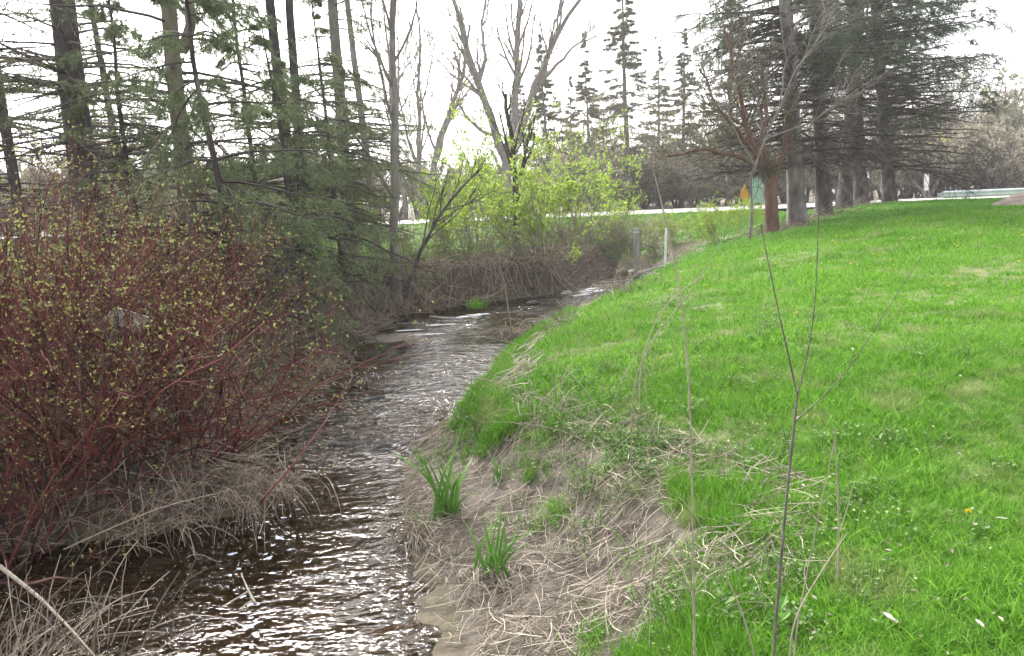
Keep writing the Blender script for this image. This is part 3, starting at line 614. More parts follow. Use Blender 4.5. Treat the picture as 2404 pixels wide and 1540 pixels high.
#@@PART2
# ------------------------------------------------------------------ shrubs
def shrub(name, label, base, n, Hs, tilt, rng, stem, leaf=None, rad=.25, r0=.008, per=(5, 3), nleaf=3, lsize=.03, group=None, up=.05, wig=.09, cat='shrub', k=5, lean=(0, 0, 0), up2=.06, lf=(.3, .6), cluster=3, lw=.55):
    t = thing(name, base, label, cat, group); st, lv = MB(), MB()
    az = rng.uniform(0, 2*pi, n); rr = rad*np.sqrt(rng.uniform(0, 1, n)); tl = np.abs(rng.normal(0, tilt, n))+.05
    p = np.stack([rr*np.cos(az), rr*np.sin(az), np.full(n, -.06)], 1)
    d = np.stack([np.sin(tl)*np.cos(az), np.sin(tl)*np.sin(az), np.cos(tl)], 1)+np.array(lean)[None]
    L = Hs*rng.uniform(.55, 1.25, n)
    P, R = walk(p, unit(d), L, r0*rng.uniform(.6, 1.2, n), rng, 9, up, wig, .35); st.tube(P, R, k)
    a, ra = grow(P, R, rng, per[0], .25, .97, (.3, .85), lf, 6, up2, .10, .65, .4, .0022); st.tube(a, ra, 4)
    b_, rb = grow(a, ra, rng, per[1], .2, .97, (.35, .9), (.3, .65), 4, up2, .10, .7, .5, .0018); st.tube(b_, rb, 3)
    st.build('stems', M[stem], t)
    if leaf:
        for (S, RS, kk) in ((a, ra, nleaf), (b_, rb, nleaf)):
            u = rng.uniform(.25, 1, (len(S), kk)); u[:, 0] = 1.0; pp, T, _ = sample(S, RS, kk, u); pp = pp.reshape(-1, 3); T = T.reshape(-1, 3)
            pp = np.repeat(pp, cluster, 0); T = np.repeat(T, cluster, 0); m = len(pp)
            lv.leaf(pp, unit(T*.7+rnd(rng, m)*.9+np.array([0, 0, .35])), rnd(rng, m)+np.array([0, 0, .6]), lsize*rng.uniform(.5, 1.25, m), lsize*lw)
        c = lv.build('leaves', M[leaf], t); c['kind'] = 'stuff'
    return t

# red-twig dogwoods in the left foreground
G_D = 'red-stemmed dogwoods on the left bank'
dw = [shrub('dogwood_shrub', 'big dense red-stemmed dogwood arching over the water, foremost at left', on(-3.75, 6.0), 36, 2.0, .62, rg(60), 'dogwood', 'leaf_bud', .35, .010, (6, 3), 1, .031, G_D, cluster=2, wig=.16, up=.0, up2=.03, lw=.6),
      shrub('dogwood_shrub', 'red dogwood with long low stems reaching right over the stream', on(-3.05, 6.9), 32, 2.1, .66, rg(61), 'dogwood', 'leaf_bud', .3, .010, (6, 3), 1, .031, G_D, cluster=2, wig=.16, up=.0, up2=.03, lw=.6, lean=(.22, 0, 0)),
      shrub('dogwood_shrub', 'upright red dogwood in front of the leftmost large trunk', on(-4.3, 6.4), 36, 2.25, .52, rg(62), 'dogwood', 'leaf_bud', .4, .010, (6, 3), 1, .031, G_D, cluster=2, wig=.16, up=.0, up2=.03, lw=.6)]
for (x, y, k, rz, s, lab) in [(-4.2, 5.5, 2, 1.0, .95, 'red dogwood at the left picture edge low over the water'), (-3.9, 7.9, 0, 2.2, 1.0, 'red dogwood behind the white board, middle of the thicket'), (-5.0, 8.6, 1, 3.0, 1.0, 'red dogwood half hidden beside the second trunk'),
                               (-5.6, 7.6, 2, 4.1, 1.0, 'red dogwood near the left edge with bright green lawn behind'), (-4.3, 9.9, 1, .5, .85, 'smaller red dogwood at the far right end of the thicket'), (-4.3, 4.9, 0, 5.2, .6, 'low red dogwood in the bottom left corner'), (-6.3, 9.5, 0, 1.4, 1.0, 'rearmost red dogwood at the left edge'), (-3.1, 6.5, 2, 2.9, .75, 'low red dogwood leaning over the dead grass tussock'), (-3.7, 6.1, 1, 4.6, .95, 'red dogwood in the middle of the thicket before the white board'), (-4.9, 6.7, 0, .3, 1.05, 'tall red dogwood left of the leftmost large trunk'), (-3.5, 7.1, 2, 5.6, .9, 'red dogwood right of the white board'), (-3.95, 5.75, 1, 2.2, .6, 'short red dogwood low at the left above the dark water'), (-3.35, 6.05, 0, .9, .55, 'short red dogwood just above the trailing dead stems'), (-4.4, 9.0, 0, 3.6, .95, 'red dogwood behind the middle of the thicket')]:
    dup(dw[k], on(x, y), rz, lab, G_D, s)
# bare grey-brown twiggy brush on the far bank
G_K = 'bare tangled brush on the far bank'
LB = 'bare tangled grey-brown brush on the far stream bank'
bk = [shrub('bare_shrub', LB, on(-3.4, 11.6), 26, 1.1, .7, rg(70), 'twig_brown', None, .5, .007, (7, 4), group=G_K, up=-.02, wig=.2, up2=0),
      shrub('bare_shrub', LB, on(-3.2, 15.2), 24, 1.3, .8, rg(71), 'twig_grey', None, .6, .007, (7, 4), group=G_K, up=-.04, wig=.2, up2=0),
      shrub('bare_shrub', LB, on(-1.2, 19.4), 26, 1.2, .7, rg(72), 'twig_brown', 'leaf_bud', .6, .007, (7, 4), 1, .03, group=G_K, up=-.03, wig=.2, up2=0, cluster=2)]
rng = rg(73)
spots = [(-3.5, 10.4), (-4.4, 12.6), (-3.4, 13.4), (-4.8, 14.6), (-3.9, 16.8), (-2.9, 17.8), (-2.0, 18.9), (-.2, 19.5), (.6, 19.9), (.9, 21.0), (-4.6, 18.4), (-3.0, 19.6), (-1.0, 21.0), (.6, 21.6), (1.6, 23.2), (2.2, 25.0), (-5.6, 11.2), (-6.5, 13.5), (-5.8, 16.5), (-7.4, 15.5), (3.2, 26.2), (4.9, 25.6), (-7.6, 11.6), (5.3, 24.2), (4.3, 25.8), (4.0, 27.2), (5.0, 28.4), (2.9, 24.9), (3.6, 26.6), (4.4, 28.0), (-4.4, 7.2), (-3.6, 6.9), (-5.0, 8.8), (-3.9, 8.9)]
for i, (x, y) in enumerate(spots): dup(bk[i % 3], on(x, y), rng.uniform(0, 6.28), s=rng.uniform(.8, 1.25))
# roots and dark twigs dropping down the far bank
for i, (vx, vy) in enumerate([(760, 880), (880, 775), (1000, 735), (1150, 712), (1260, 705), (1330, 690)]):
    q = onz(vx, vy, -.7); q = on(XL(q[1])-.25, q[1])
    if i == 0: rt = shrub('root_tangle', 'dark hanging roots and dead twigs at the foot of the far bank', q, 40, .75, 1.1, rg(75), 'straw_dark', None, .6, .006, (4, 2), group='roots hanging on the far bank', up=-.07, wig=.32, up2=-.05, cat='roots')
    else: dup(rt, q, i*1.3, s=.9+.05*i)
for x, y, z in ((-3.5, 5.75, 1.0), (-3.05, 5.95, 2.0), (-4.1, 5.7, 3.0), (-2.5, 6.3, 4.0)): dup(rt, on(x, y)+np.array([0, 0, .1]), z, 'dark dead twig tangle under the red dogwoods at the water', 'dead twigs under the dogwoods', .8)
# lime-green leafing shrubs
G_G = 'lime green leafing bushes'
lm = []
for vx, Yd, n_, hh, til, sd_, lab in [(1125, 25, 20, 4.2, .35, 80, 'tall lime green bush left of the thin dark tree'), (1235, 24, 16, 3.0, .45, 81, 'lime green bush around the foot of the thin dark tree'),
                               (1345, 27, 18, 3.4, .5, 82, 'lime green bush right of the thin dark tree below the road'), (1275, 20.2, 26, 2.3, .6, 83, 'wide yellow-green willow overhanging the creek bend'), (1060, 21.5, 14, 2.0, .6, 84, 'sparse yellow-green bush between grey trunk and creek bend')]:
    b = gx(vx, Yd); b = on(min(b[0], XL(Yd)-.25), Yd)
    lm.append(shrub('leafing_shrub', lab, b, n_, hh, til, rg(sd_), 'twig_grey', 'leaf_lime', .5, .012, (8, 4), 3, .09, G_G, wig=.1, cluster=2))
for vx, Yd, k, s, lab in [(1690, 23, 3, .5, 'low yellow-green bush left of the orange sign'), (1590, 26, 3, .45, 'low yellow-green bush on the road bank behind the marker post'), (1450, 29, 1, .6, 'small lime bush on the road bank left of the wooden post'), (1750, 24, 4, .5, 'yellow-green bush at the foot of the forked red-brown tree'), (800, 22, 4, .9, 'lime bush behind the drooping conifer sprays'), (620, 26, 2, .8, 'lime bush below the road behind the twin stems')]:
    b = gx(vx, Yd); dup(lm[k], b, k*1.1+s*7, lab, G_G, s)
# olive understory bushes on the left bank
G_U = 'budding understory bushes on the left bank'
LU = 'budding olive-brown understory bush among the left conifers'
un = [shrub('budding_shrub', LU, on(-6.5, 19), 14, 2.6, .4, rg(90), 'twig_brown', 'leaf_far', .6, .011, (8, 5), 1, .05, G_U, cluster=2), shrub('budding_shrub', LU, on(-9, 22), 14, 3.0, .4, rg(91), 'twig_grey', 'leaf_bud', .6, .011, (8, 5), 1, .05, G_U, cluster=2)]
for i, (x, y) in enumerate([(-4.6, 21.5), (-7.5, 24), (-11, 26), (-3.5, 25.5), (-13.5, 27.5), (-9.5, 28), (-6, 28), (-1.2, 26.5), (-16, 28), (-8.8, 17.5), (-12, 22), (-10, 19.5), (-14.5, 24), (-5.5, 24), (-18, 29.5), (-8, 30.5)]): dup(un[i % 2], on(x, y), i*1.7, s=.8+.06*(i % 5))

# ------------------------------------------------------------------ far tree line
def far_tree(name, label, base, Ht, spread, rng, tw, leaf, nl, ls, group, bark='bark_grey', stems=3):
    limbs = []
    for k in range(stems):
        az = rng.uniform(0, 6.28); q = base+np.array([cos(az)*spread*.5, sin(az)*spread*.5, Ht]); m = (base+q)/2+rng.normal(0, .15, 3)*spread*.4; limbs.append((np.array([base-[0, 0, .3], (base*2+m)/3, m, q]), .1+Ht*.006, .03))
    return decid(name, label, base, limbs, rng, bark=bark, tw=tw, per=(10, 5, 3), leaf=leaf, nleaf=nl, lsize=ls, group=group, ang=(.35, .9), up=.05, lf=(.3, .55), k0=6)
G_F = 'tree line beyond the road'
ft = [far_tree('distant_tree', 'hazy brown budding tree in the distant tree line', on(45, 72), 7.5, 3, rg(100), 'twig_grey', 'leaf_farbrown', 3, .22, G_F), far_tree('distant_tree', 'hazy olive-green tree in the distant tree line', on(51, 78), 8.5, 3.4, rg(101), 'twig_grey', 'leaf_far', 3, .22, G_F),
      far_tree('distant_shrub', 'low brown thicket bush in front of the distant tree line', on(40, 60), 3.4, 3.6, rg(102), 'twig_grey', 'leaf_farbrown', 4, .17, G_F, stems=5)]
rng = rg(103)
for i in range(58):
    x = rng.uniform(-62, 20) if i < 26 else rng.uniform(20, 92); y = rng.uniform(64, 92); k = int(rng.integers(0, 2)); s = rng.uniform(.55, .9) if x < 30 else rng.uniform(.85, 1.25)
    if -6 < x < 12: s *= .7
    dup(ft[k], on(x, y), rng.uniform(0, 6.28), s=s)
for i in range(16):
    x = -50+i*7.6+rng.uniform(-1, 1); y = rng.uniform(46, 60) if x < 18 else rng.uniform(52, 62); dup(ft[2], on(x, y), rng.uniform(0, 6.28), s=rng.uniform(.7, 1.3) if x < 18 else rng.uniform(.6, 1.2))
rng = rg(104)
for vx in range(1840, 2440, 26): dup(ft[2], gx(vx, rng.uniform(47, 58)), rng.uniform(0, 6.28), s=rng.uniform(.8, 1.2))
for vx in range(2100, 2470, 34): dup(ft[int(rng.integers(0, 2))], gx(vx, rng.uniform(62, 80)), rng.uniform(0, 6.28), s=rng.uniform(.8, 1.25))
for vx in range(1290, 1780, 44): dup(ft[1], gx(vx, rng.uniform(54, 66)), rng.uniform(0, 6.28), s=rng.uniform(.65, .95))
for vx in range(980, 1790, 38): dup(ft[2], gx(vx, rng.uniform(44.5, 50)), rng.uniform(0, 6.28), s=rng.uniform(.5, .9))
for vx in range(20, 960, 48): dup(ft[2], gx(vx, rng.uniform(44.5, 52)), rng.uniform(0, 6.28), s=rng.uniform(.7, 1.2))
for vx, Yd, hh, lab in [(2215, 58, 8.5, 'white-stemmed birch clump beyond the guard rail'), (2165, 60, 7.5, 'paler birch clump left of the white sign')]:
    b = gx(vx, Yd); far_tree('birch_tree', lab, b, hh, 3.2, rg(int(vx)), 'twig_grey', 'leaf_farbrown', 1, .12, None, 'bark_birch', 5)
for k, (vx, Yd, hh, lab) in enumerate([(2190, 52, 3.6, 'bright yellow-green bush beside the white sign'), (2305, 58, 3.6, 'yellow-green bush beyond the guard rail'), (2380, 60, 3.0, 'yellow-green bush near the right edge beyond the guard rail')]):
    b = gx(vx, Yd); far_tree('yellow_shrub', lab, b, hh, 1.6, rg(110+k), 'twig_grey', 'leaf_yellow', 3, .13, 'yellow bushes beyond the guard rail', stems=4)

# ------------------------------------------------------------------ grass (geometry nodes, one object)
def scatter(name, label, cat, pts, rz, scl, idx, tufts, kind='stuff'):
    me = bpy.data.meshes.new(name); me.vertices.add(len(pts)); me.vertices.foreach_set('co', np.asarray(pts, np.float32).ravel())
    for n_, ty, v in (('rz', 'FLOAT', rz), ('scl', 'FLOAT', scl), ('idx', 'INT', idx)):
        a = me.attributes.new(n_, ty, 'POINT'); a.data.foreach_set('value', np.asarray(v, np.float32 if ty == 'FLOAT' else np.int32))
    o = bpy.data.objects.new(name, me); sc.collection.objects.link(o); tag(o, label, None, None, kind)
    ng = bpy.data.node_groups.new(name, 'GeometryNodeTree'); ng.interface.new_socket('Geometry', in_out='INPUT', socket_type='NodeSocketGeometry'); ng.interface.new_socket('Geometry', in_out='OUTPUT', socket_type='NodeSocketGeometry')
    N = ng.nodes; L = ng.links; gi = N.new('NodeGroupInput'); go = N.new('NodeGroupOutput'); j = N.new('GeometryNodeJoinGeometry')
    def attr(n_, ty):
        a = N.new('GeometryNodeInputNamedAttribute'); a.data_type = ty; a.inputs[0].default_value = n_; return a.outputs[0]
    cx = N.new('ShaderNodeCombineXYZ'); L.new(attr('rz', 'FLOAT'), cx.inputs[2]); sa = attr('scl', 'FLOAT'); ia = attr('idx', 'INT')
    for k, tf in enumerate(tufts):
        oi = N.new('GeometryNodeObjectInfo'); oi.inputs[0].default_value = tf; oi.inputs[1].default_value = True
        cmp = N.new('FunctionNodeCompare'); cmp.data_type = 'INT'; cmp.operation = 'EQUAL'; L.new(ia, cmp.inputs[2]); cmp.inputs[3].default_value = k
        ip = N.new('GeometryNodeInstanceOnPoints'); L.new(gi.outputs[0], ip.inputs['Points']); L.new(cmp.outputs[0], ip.inputs['Selection']); L.new(oi.outputs['Geometry'], ip.inputs['Instance']); L.new(cx.outputs[0], ip.inputs['Rotation']); L.new(sa, ip.inputs['Scale'])
        L.new(ip.outputs[0], j.inputs[0])
    L.new(j.outputs[0], go.inputs[0]); md = o.modifiers.new('scatter', 'NODES'); md.node_group = ng
    return o
def tuft(name, rng, n, rad, L, W, m, tilt=.5, bend=.5, seg=4):
    p = np.stack([rng.normal(0, rad*.5, n), rng.normal(0, rad*.5, n), np.full(n, -.01)], 1); az = rng.uniform(0, 6.28, n); tl = np.abs(rng.normal(0, tilt, n))
    d = np.stack([np.sin(tl)*np.cos(az), np.sin(tl)*np.sin(az), np.cos(tl)], 1); bd = np.stack([np.cos(az)*bend, np.sin(az)*bend, np.full(n, -bend*.6)], 1)*rng.uniform(.2, 1, (n, 1))
    me = MB().blade(p, d, bd, L*rng.uniform(.5, 1.2, n), W, seg, face=rnd(rng, n)*[1, 1, .15]).mesh(name, m); return bpy.data.objects.new(name, me)
near = [tuft('grass_tuft', rg(200+k), 34, .075, .052+.014*k, .0042, M['grass'], .55, .6) for k in range(4)]
mid = [tuft('grass_tuft', rg(210+k), 34, .13, .062+.014*k, .009, M['grass'], .55, .5, 3) for k in range(3)]
farT = [tuft('grass_tuft', rg(220+k), 30, .26, .075+.015*k, .018, M['grass_far'], .6, .4, 3) for k in range(3)]
longT = [tuft('grass_tuft', rg(230+k), 30, .07, .20+.04*k, .006, M['grass'], .35, .55, 5) for k in range(2)]
tufts = near+mid+farT+longT
rng = rg(240); PT = []; SC = []; IX = []
def lawn_mask(x, y):
    s = (x-XR(y))/bankw(y)+.35*(vnoise(x, y, 2.1, 11)-.5)
    return ss(.80, 1.25, s)
for (y0, y1, x0, x1, dn, ids, sm) in [(1.2, 4.2, -.6, 5, 620, (0, 1, 2, 3), 1.0), (4.2, 7, -1.2, 7, 430, (0, 1, 2, 3), 1.12), (7, 12, -1.5, 11, 170, (4, 5, 6), 1.0), (12, 18, -1, 17, 85, (4, 5, 6), 1.35), (18, 33.6, 1, 34, 42, (7, 8, 9), 1.0)]:
    n_ = int((y1-y0)*(x1-x0)*dn); x = rng.uniform(x0, x1, n_); y = rng.uniform(y0, y1, n_)
    k = (rng.uniform(0, 1, n_) < lawn_mask(x, y)*(.55+.6*vnoise(x, y, 2.2, 14))) & (np.abs(x) < y*.82+2.0)
    if y0 >= 18: k &= (rng.uniform(0, 1, n_) < ss(.8, 2.6, x-XR(y)+(vnoise(x, y, .8, 13)-.5)))
    k &= rng.uniform(0, 1, n_) > 1.15*rowsoil(x, y)
    x, y = x[k], y[k]; PT.append(np.stack([x, y, H(x, y)], 1)); SC.append(sm*(.55+.75*vnoise(x, y, .8, 15)+.35*(vnoise(x, y, 3, 16)-.5))*rng.uniform(.75, 1.25, len(x))); IX.append(rng.choice(ids, len(x)))
# road embankment and left strip of lawn
n_ = 17000; x = rng.uniform(-34, 16, n_); y = rng.uniform(16, 33.6, n_); wlm = ss(2.2, 6.5, (XL(y)-x)+2.5*(vnoise(x, y, .5, 12)-.5))*ss(16, 19, y); wlm = np.maximum(wlm, ss(24.5, 27, y))
k = (rng.uniform(0, 1, n_) < wlm) & (x < XL(y)); k |= (y > 25.5) & (x < 10)
x, y = x[k], y[k]; PT.append(np.stack([x, y, H(x, y)], 1)); SC.append(rng.uniform(.7, 1.25, len(x))); IX.append(rng.choice((7, 8, 9), len(x)))
# long grass fringing the bank
n_ = 5200; y = 2.2+20*rng.uniform(0, 1, n_)**1.6; s = rng.normal(.98, .16, n_); x = XR(y)+s*bankw(y)
k = (vnoise(x, y, 1.3, 17) > .42) & ~((y > 4.6) & (y < 6.6) & (vnoise(x, y, 2, 18) < .6)); x, y = x[k], y[k]
PT.append(np.stack([x, y, H(x, y)], 1)); SC.append(rng.uniform(.45, 1.0, len(x))); IX.append(rng.choice((10, 11), len(x)))
PT = np.concatenate(PT); SC = np.concatenate(SC); IX = np.concatenate(IX)
scatter('lawn_grass', 'bright green uneven grass of the lawn and road bank', None, PT, rng.uniform(0, 6.28, len(PT)), SC, IX, tufts)

# weeds: small leaves on the bank shoulder and scattered in the lawn
def weed_tuft(rng, n, rad, ls):
    p = np.stack([rng.normal(0, rad*.5, n), rng.normal(0, rad*.5, n), rng.uniform(.01, .08, n)], 1); m = MB()
    m.leaf(p, rnd(rng, n)*[1, 1, .5]+[0, 0, .15], rnd(rng, n)*.5+[0, 0, 1], ls*rng.uniform(.6, 1.3, n), ls*.75)
    q = p.copy(); q[:, 2] = 0; m.tube(np.stack([q*[.7, .7, 1], p], 1), np.full((n, 2), .0012), 3); return bpy.data.objects.new('weed_tuft', m.mesh('weed_tuft', M['weed']))
wt_ = [weed_tuft(rg(250+k), 26, .13, .016+.005*k) for k in range(3)]
n_ = 9000; y = rng.uniform(2.0, 13, n_); x = rng.uniform(-1.2, 8, n_); s = (x-XR(y))/bankw(y)
pr = np.exp(-((s-1.25)/.5)**2)*(vnoise(x, y, .9, 51) > .35)*.8*ss(10, 6, y) + .06*(vnoise(x, y, 1.1, 52) > .55)*(s > 1.2); k = rng.uniform(0, 1, n_) < pr; x, y = x[k], y[k]
scatter('bank_weeds', 'small-leaved grey-green weeds along the top of the bank', None, np.stack([x, y, H(x, y)+.01], 1), rng.uniform(0, 6.28, len(x)), rng.uniform(.7, 1.4, len(x)), rng.integers(0, 3, len(x)), wt_)

# straw lying on the mud bank and leaf litter under the trees
def lying(name, label, n, x, y, Lr, r, m, lift=.02, k=3, tilt=.15, flow=None):
    rng = rg(abs(hash(label)) % 1000 if False else len(label)); n = len(x); az = rng.uniform(0, 6.28, n) if flow is None else flow+rng.normal(0, .7, n); L = rng.uniform(*Lr, n)
    d = np.stack([np.cos(az), np.sin(az)], 1); tt = np.linspace(-.5, .5, 4); cv = rng.normal(0, .18, n)
    px = x[:, None]+L[:, None]*(d[:, :1]*tt-d[:, 1:]*cv[:, None]*tt**2*2); py = y[:, None]+L[:, None]*(d[:, 1:]*tt+d[:, :1]*cv[:, None]*tt**2*2)
    pz = H(px, py)+rng.uniform(.003, lift, n)[:, None]+(L*np.abs(rng.normal(0, tilt, n)))[:, None]*(tt[None]+.5)
    return tag(MB().tube(np.stack([px, py, pz], -1), np.repeat(r*rng.uniform(.6, 1.4, n)[:, None], 4, 1)*np.array([[.8, 1, 1, .6]]), k).build(name, m, kind='stuff'), label, None)
rng = rg(260); n_ = 7500; y = 2.4+6.6*rng.uniform(0, 1, n_); s = rng.uniform(-.03, 1.5, n_); x = XR(y)+s*bankw(y); k = (rng.uniform(0, 1, n_) < .25+.9*(vnoise(x, y, 1.8, 61) > .42)); x, y = x[k], y[k]
lying('straw_litter', 'pale dead straw scattered over the muddy near bank', 0, x, y, (.06, .42), .0024, M['straw'], .04, tilt=.12)
n_ = 1600; y = 6+17*rng.uniform(0, 1, n_)**1.4; x = XR(y)+rng.uniform(.2, 1.5, n_)*bankw(y)*1.2; k = vnoise(x, y, .7, 62) > .5; x, y = x[k], y[k]
lying('straw_litter', 'dry straw along the upper edge of the lawn bank', 0, x, y, (.12, .45), .004, M['straw'], .08, flow=.9)
n_ = 4200; y = 4.8+15*rng.uniform(0, 1, n_); x = XL(y)-rng.uniform(-.25, 3.5, n_); k = y < 22; x, y = x[k], y[k]
lying('twig_litter', 'dead twigs and stems littering the wooded bank', 0, x, y, (.2, 1.1), .005, M['straw_dark'], .12, tilt=.25)
n_ = 16000; y = 4+26*rng.uniform(0, 1, n_); x = XL(y)-np.abs(rng.normal(0, 3.2, n_)); z = H(x, y)+rng.uniform(.005, .05, n_)
tag(MB().leaf(np.stack([x, y, z], 1), rnd(rng, n_)*[1, 1, .3], rnd(rng, n_)*.6+[0, 0, 1], rng.uniform(.04, .1, n_), .05).build('leaf_litter', M['litter'], kind='stuff'), 'brown fallen leaves covering the wooded bank', None)

n_ = 900; y = 2+22*rng.uniform(0, 1, n_)**1.5; x = XR(y)+bankw(y)+np.abs(rng.normal(0, .45, n_))*y; z = H(x, y)+rng.uniform(.02, .07, n_)
tag(MB().leaf(np.stack([x, y, z], 1), rnd(rng, n_)*[1, 1, .3], rnd(rng, n_)*.5+[0, 0, 1], rng.uniform(.015, .045, n_), .018).build('lawn_debris', M['straw'], kind='stuff'), 'small pale dead leaf flecks scattered through the lawn', None)
n_ = 700; q_ = np.array(_rowb)[rng.integers(0, 6, n_)]; x = q_[:, 0]+rng.normal(0, .55, n_); y = q_[:, 1]+rng.normal(0, .5, n_)
lying('straw_litter', 'dry needles and dead stems around the spruce row trunks', 0, x, y, (.15, .6), .006, M['straw_dark'], .1, tilt=.35)
# ------------------------------------------------------------------ dead grass clumps
def dead_clump(name, label, base, n, L, rng, lean, droop=.8, W=.006, m='straw', rad=.15, group=None, tilt=.6):
    t = thing(name, base, label, 'dry grass', group)
    p = np.stack([rng.normal(0, rad, n), rng.normal(0, rad, n), rng.uniform(-.02, .05, n)], 1); az = rng.uniform(0, 6.28, n); tl = np.abs(rng.normal(0, tilt, n))
    d = np.stack([np.sin(tl)*np.cos(az), np.sin(tl)*np.sin(az), np.cos(tl)], 1)+np.array(lean)
    P, R = walk(p, unit(d), L*rng.uniform(.5, 1.2, n), np.full(n, W*.5), rng, 7, -droop*.35, .07, .5)
    MB().tube(P, R, 3).build('dead_stems', M[m], t, kind='stuff'); return t
G_C = 'dead grass clumps'
b = G(1225, 790); dead_clump('dead_grass_clump', 'pale dead grass spilling down the bank to the pool', b, 460, .62, rg(300), (-.5, -.25, 0), 1.2, .010, rad=.28, group=G_C)
b = G(1320, 768); dead_clump('dead_grass_clump', 'small bleached dead grass heap on the lawn edge above the pool', b, 120, .45, rg(301), (0, 0, 0), .7, .010, 'straw', .16, G_C, 1.0)
b = G(1490, 682); dead_clump('dead_grass_clump', 'flattened dry grass by the lawn edge near the far riffle', b, 160, .6, rg(302), (0, 0, 0), 1.0, .010, 'straw', .35, G_C, 1.2)
b = on(-2.12, 5.75); b[2] = -.62; dead_clump('dead_grass_clump', 'dead grass tussock hanging into the water below the dogwoods', b, 240, .42, rg(303), (.15, -.2, .1), 1.3, .006, 'straw_dark', .17, G_C)
b = on(-2.6, 5.2); b[2] = -.72; dead_clump('dead_grass_clump', 'grey dead stems trailing in dark water under the dogwoods', b, 90, .45, rg(304), (.1, -.2, .2), .6, .006, 'straw_dark', .28, G_C)
b = on(-2.75, 3.7); b[2] = -.9; dead_clump('dead_grass_clump', 'heap of broken grey twigs in the bottom left corner', b, 240, .62, rg(305), (.2, 0, .15), .4, .010, 'straw_dark', .3, G_C, 1.0)
b = G(990, 1262); dead_clump('dead_grass_clump', 'brown thatch skirt under the iris at the waterline', b, 240, .42, rg(306), (-.12, -.25, .1), 1.1, .005, 'straw', .12, G_C)
b = G(1160, 1345); dead_clump('dead_grass_clump', 'fan of pale dead leaves at the foot of the front iris', b, 110, .42, rg(307), (.1, -.6, -.2), 1.2, .006, 'straw', .12, G_C, 1.0)
b = G(1330, 960); dead_clump('dead_grass_clump', 'dry bramble tangle on the bank shoulder', b, 130, .4, rg(308), (-.1, 0, 0), .7, .006, 'straw', .28, G_C, .9)
b = G(1690, 1420); dead_clump('dead_grass_clump', 'dry stalk tangle at the bottom beside the tall stalk', b, 110, .45, rg(309), (0, 0, 0), .7, .004, 'straw', .2, G_C, .9)

# ------------------------------------------------------------------ iris clumps: every blade its own leaf
def iris(label, base, n, L, rng, rad=.06, spread=.22, W=.022):
    t = thing('iris_plant', base, label, 'iris', 'iris clumps on the near bank')
    for k in range(n):
        az = rng.uniform(0, 6.28); tl = abs(rng.normal(0, spread)); p = np.array([[rng.normal(0, rad), rng.normal(0, rad), -.03]])
        d = np.array([[sin(tl)*cos(az), sin(tl)*sin(az), cos(tl)]]); bd = np.array([[cos(az), sin(az), -.4]])*rng.uniform(0, .6)
        fc = np.array([[1, rng.normal(0, .5), 0]]); mb = MB(); ll = L*rng.uniform(.55, 1.15); mb.blade(p, d, bd, ll, W*rng.uniform(.7, 1.2), 7, fc); mb.blade(p+np.array([[0, .004, 0]]), d, bd, ll*.97, W, 7, fc)
        mb.build('leaf', M['iris'], t)
iris('tall green iris clump at the waterline on the near bank', G(1042, 1215), 17, .80, rg(310), .05, .13, .03)
iris('front green iris clump on the mud, nearest the camera', G(1160, 1350), 17, .48, rg(311), .06, .26, .026)
iris('small leaning iris clump left of the tall one at the water', G(985, 1245), 9, .36, rg(312), .05, .25, .014)
iris('thin green iris shoots behind the tall clump', G(1005, 1095), 8, .38, rg(313), .06, .2, .014)
iris('short green shoots on the bank right of the tall iris clump', G(1172, 1130), 9, .3, rg(314), .03, .15, .014)
def tussock(label, base, n, L, rng, rad, tilt=.5, m='grass'):
    t = thing('grass_tussock', base, label, 'grass clump', 'green grass tussocks'); p = np.stack([rng.normal(0, rad*.5, n), rng.normal(0, rad*.5, n), np.full(n, -.02)], 1); az = rng.uniform(0, 6.28, n); tl = np.abs(rng.normal(0, tilt, n))
    d = np.stack([np.sin(tl)*np.cos(az), np.sin(tl)*np.sin(az), np.cos(tl)], 1); bd = np.stack([np.cos(az), np.sin(az), -.8+0*az], 1)*rng.uniform(.1, .6, (n, 1))
    c = MB().blade(p, d, bd, L*rng.uniform(.5, 1.2, n), .006, 4, rnd(rng, n)*[1, 1, .1]).build('blades', M[m], t); c['kind'] = 'stuff'
tb = onz(1118, 722, -.78)
tussock('round green tussock on a stone in the pool', tb, 260, .36, rg(320), .16, .6)
tussock('green moss-like tuft in the middle of the straw bank', G(1320, 1195), 220, .16, rg(321), .15, .6)
tussock('green tuft low on the bank at the bottom', G(1420, 1500), 240, .15, rg(322), .16, .6)
tussock('bright grass tuft at the bank edge above the iris', G(1190, 1015), 220, .22, rg(323), .14, .5)
tussock('tall bright grass at the bank edge beside the tall stalk', G(1560, 1330), 120, .2, rg(324), .3, .6)

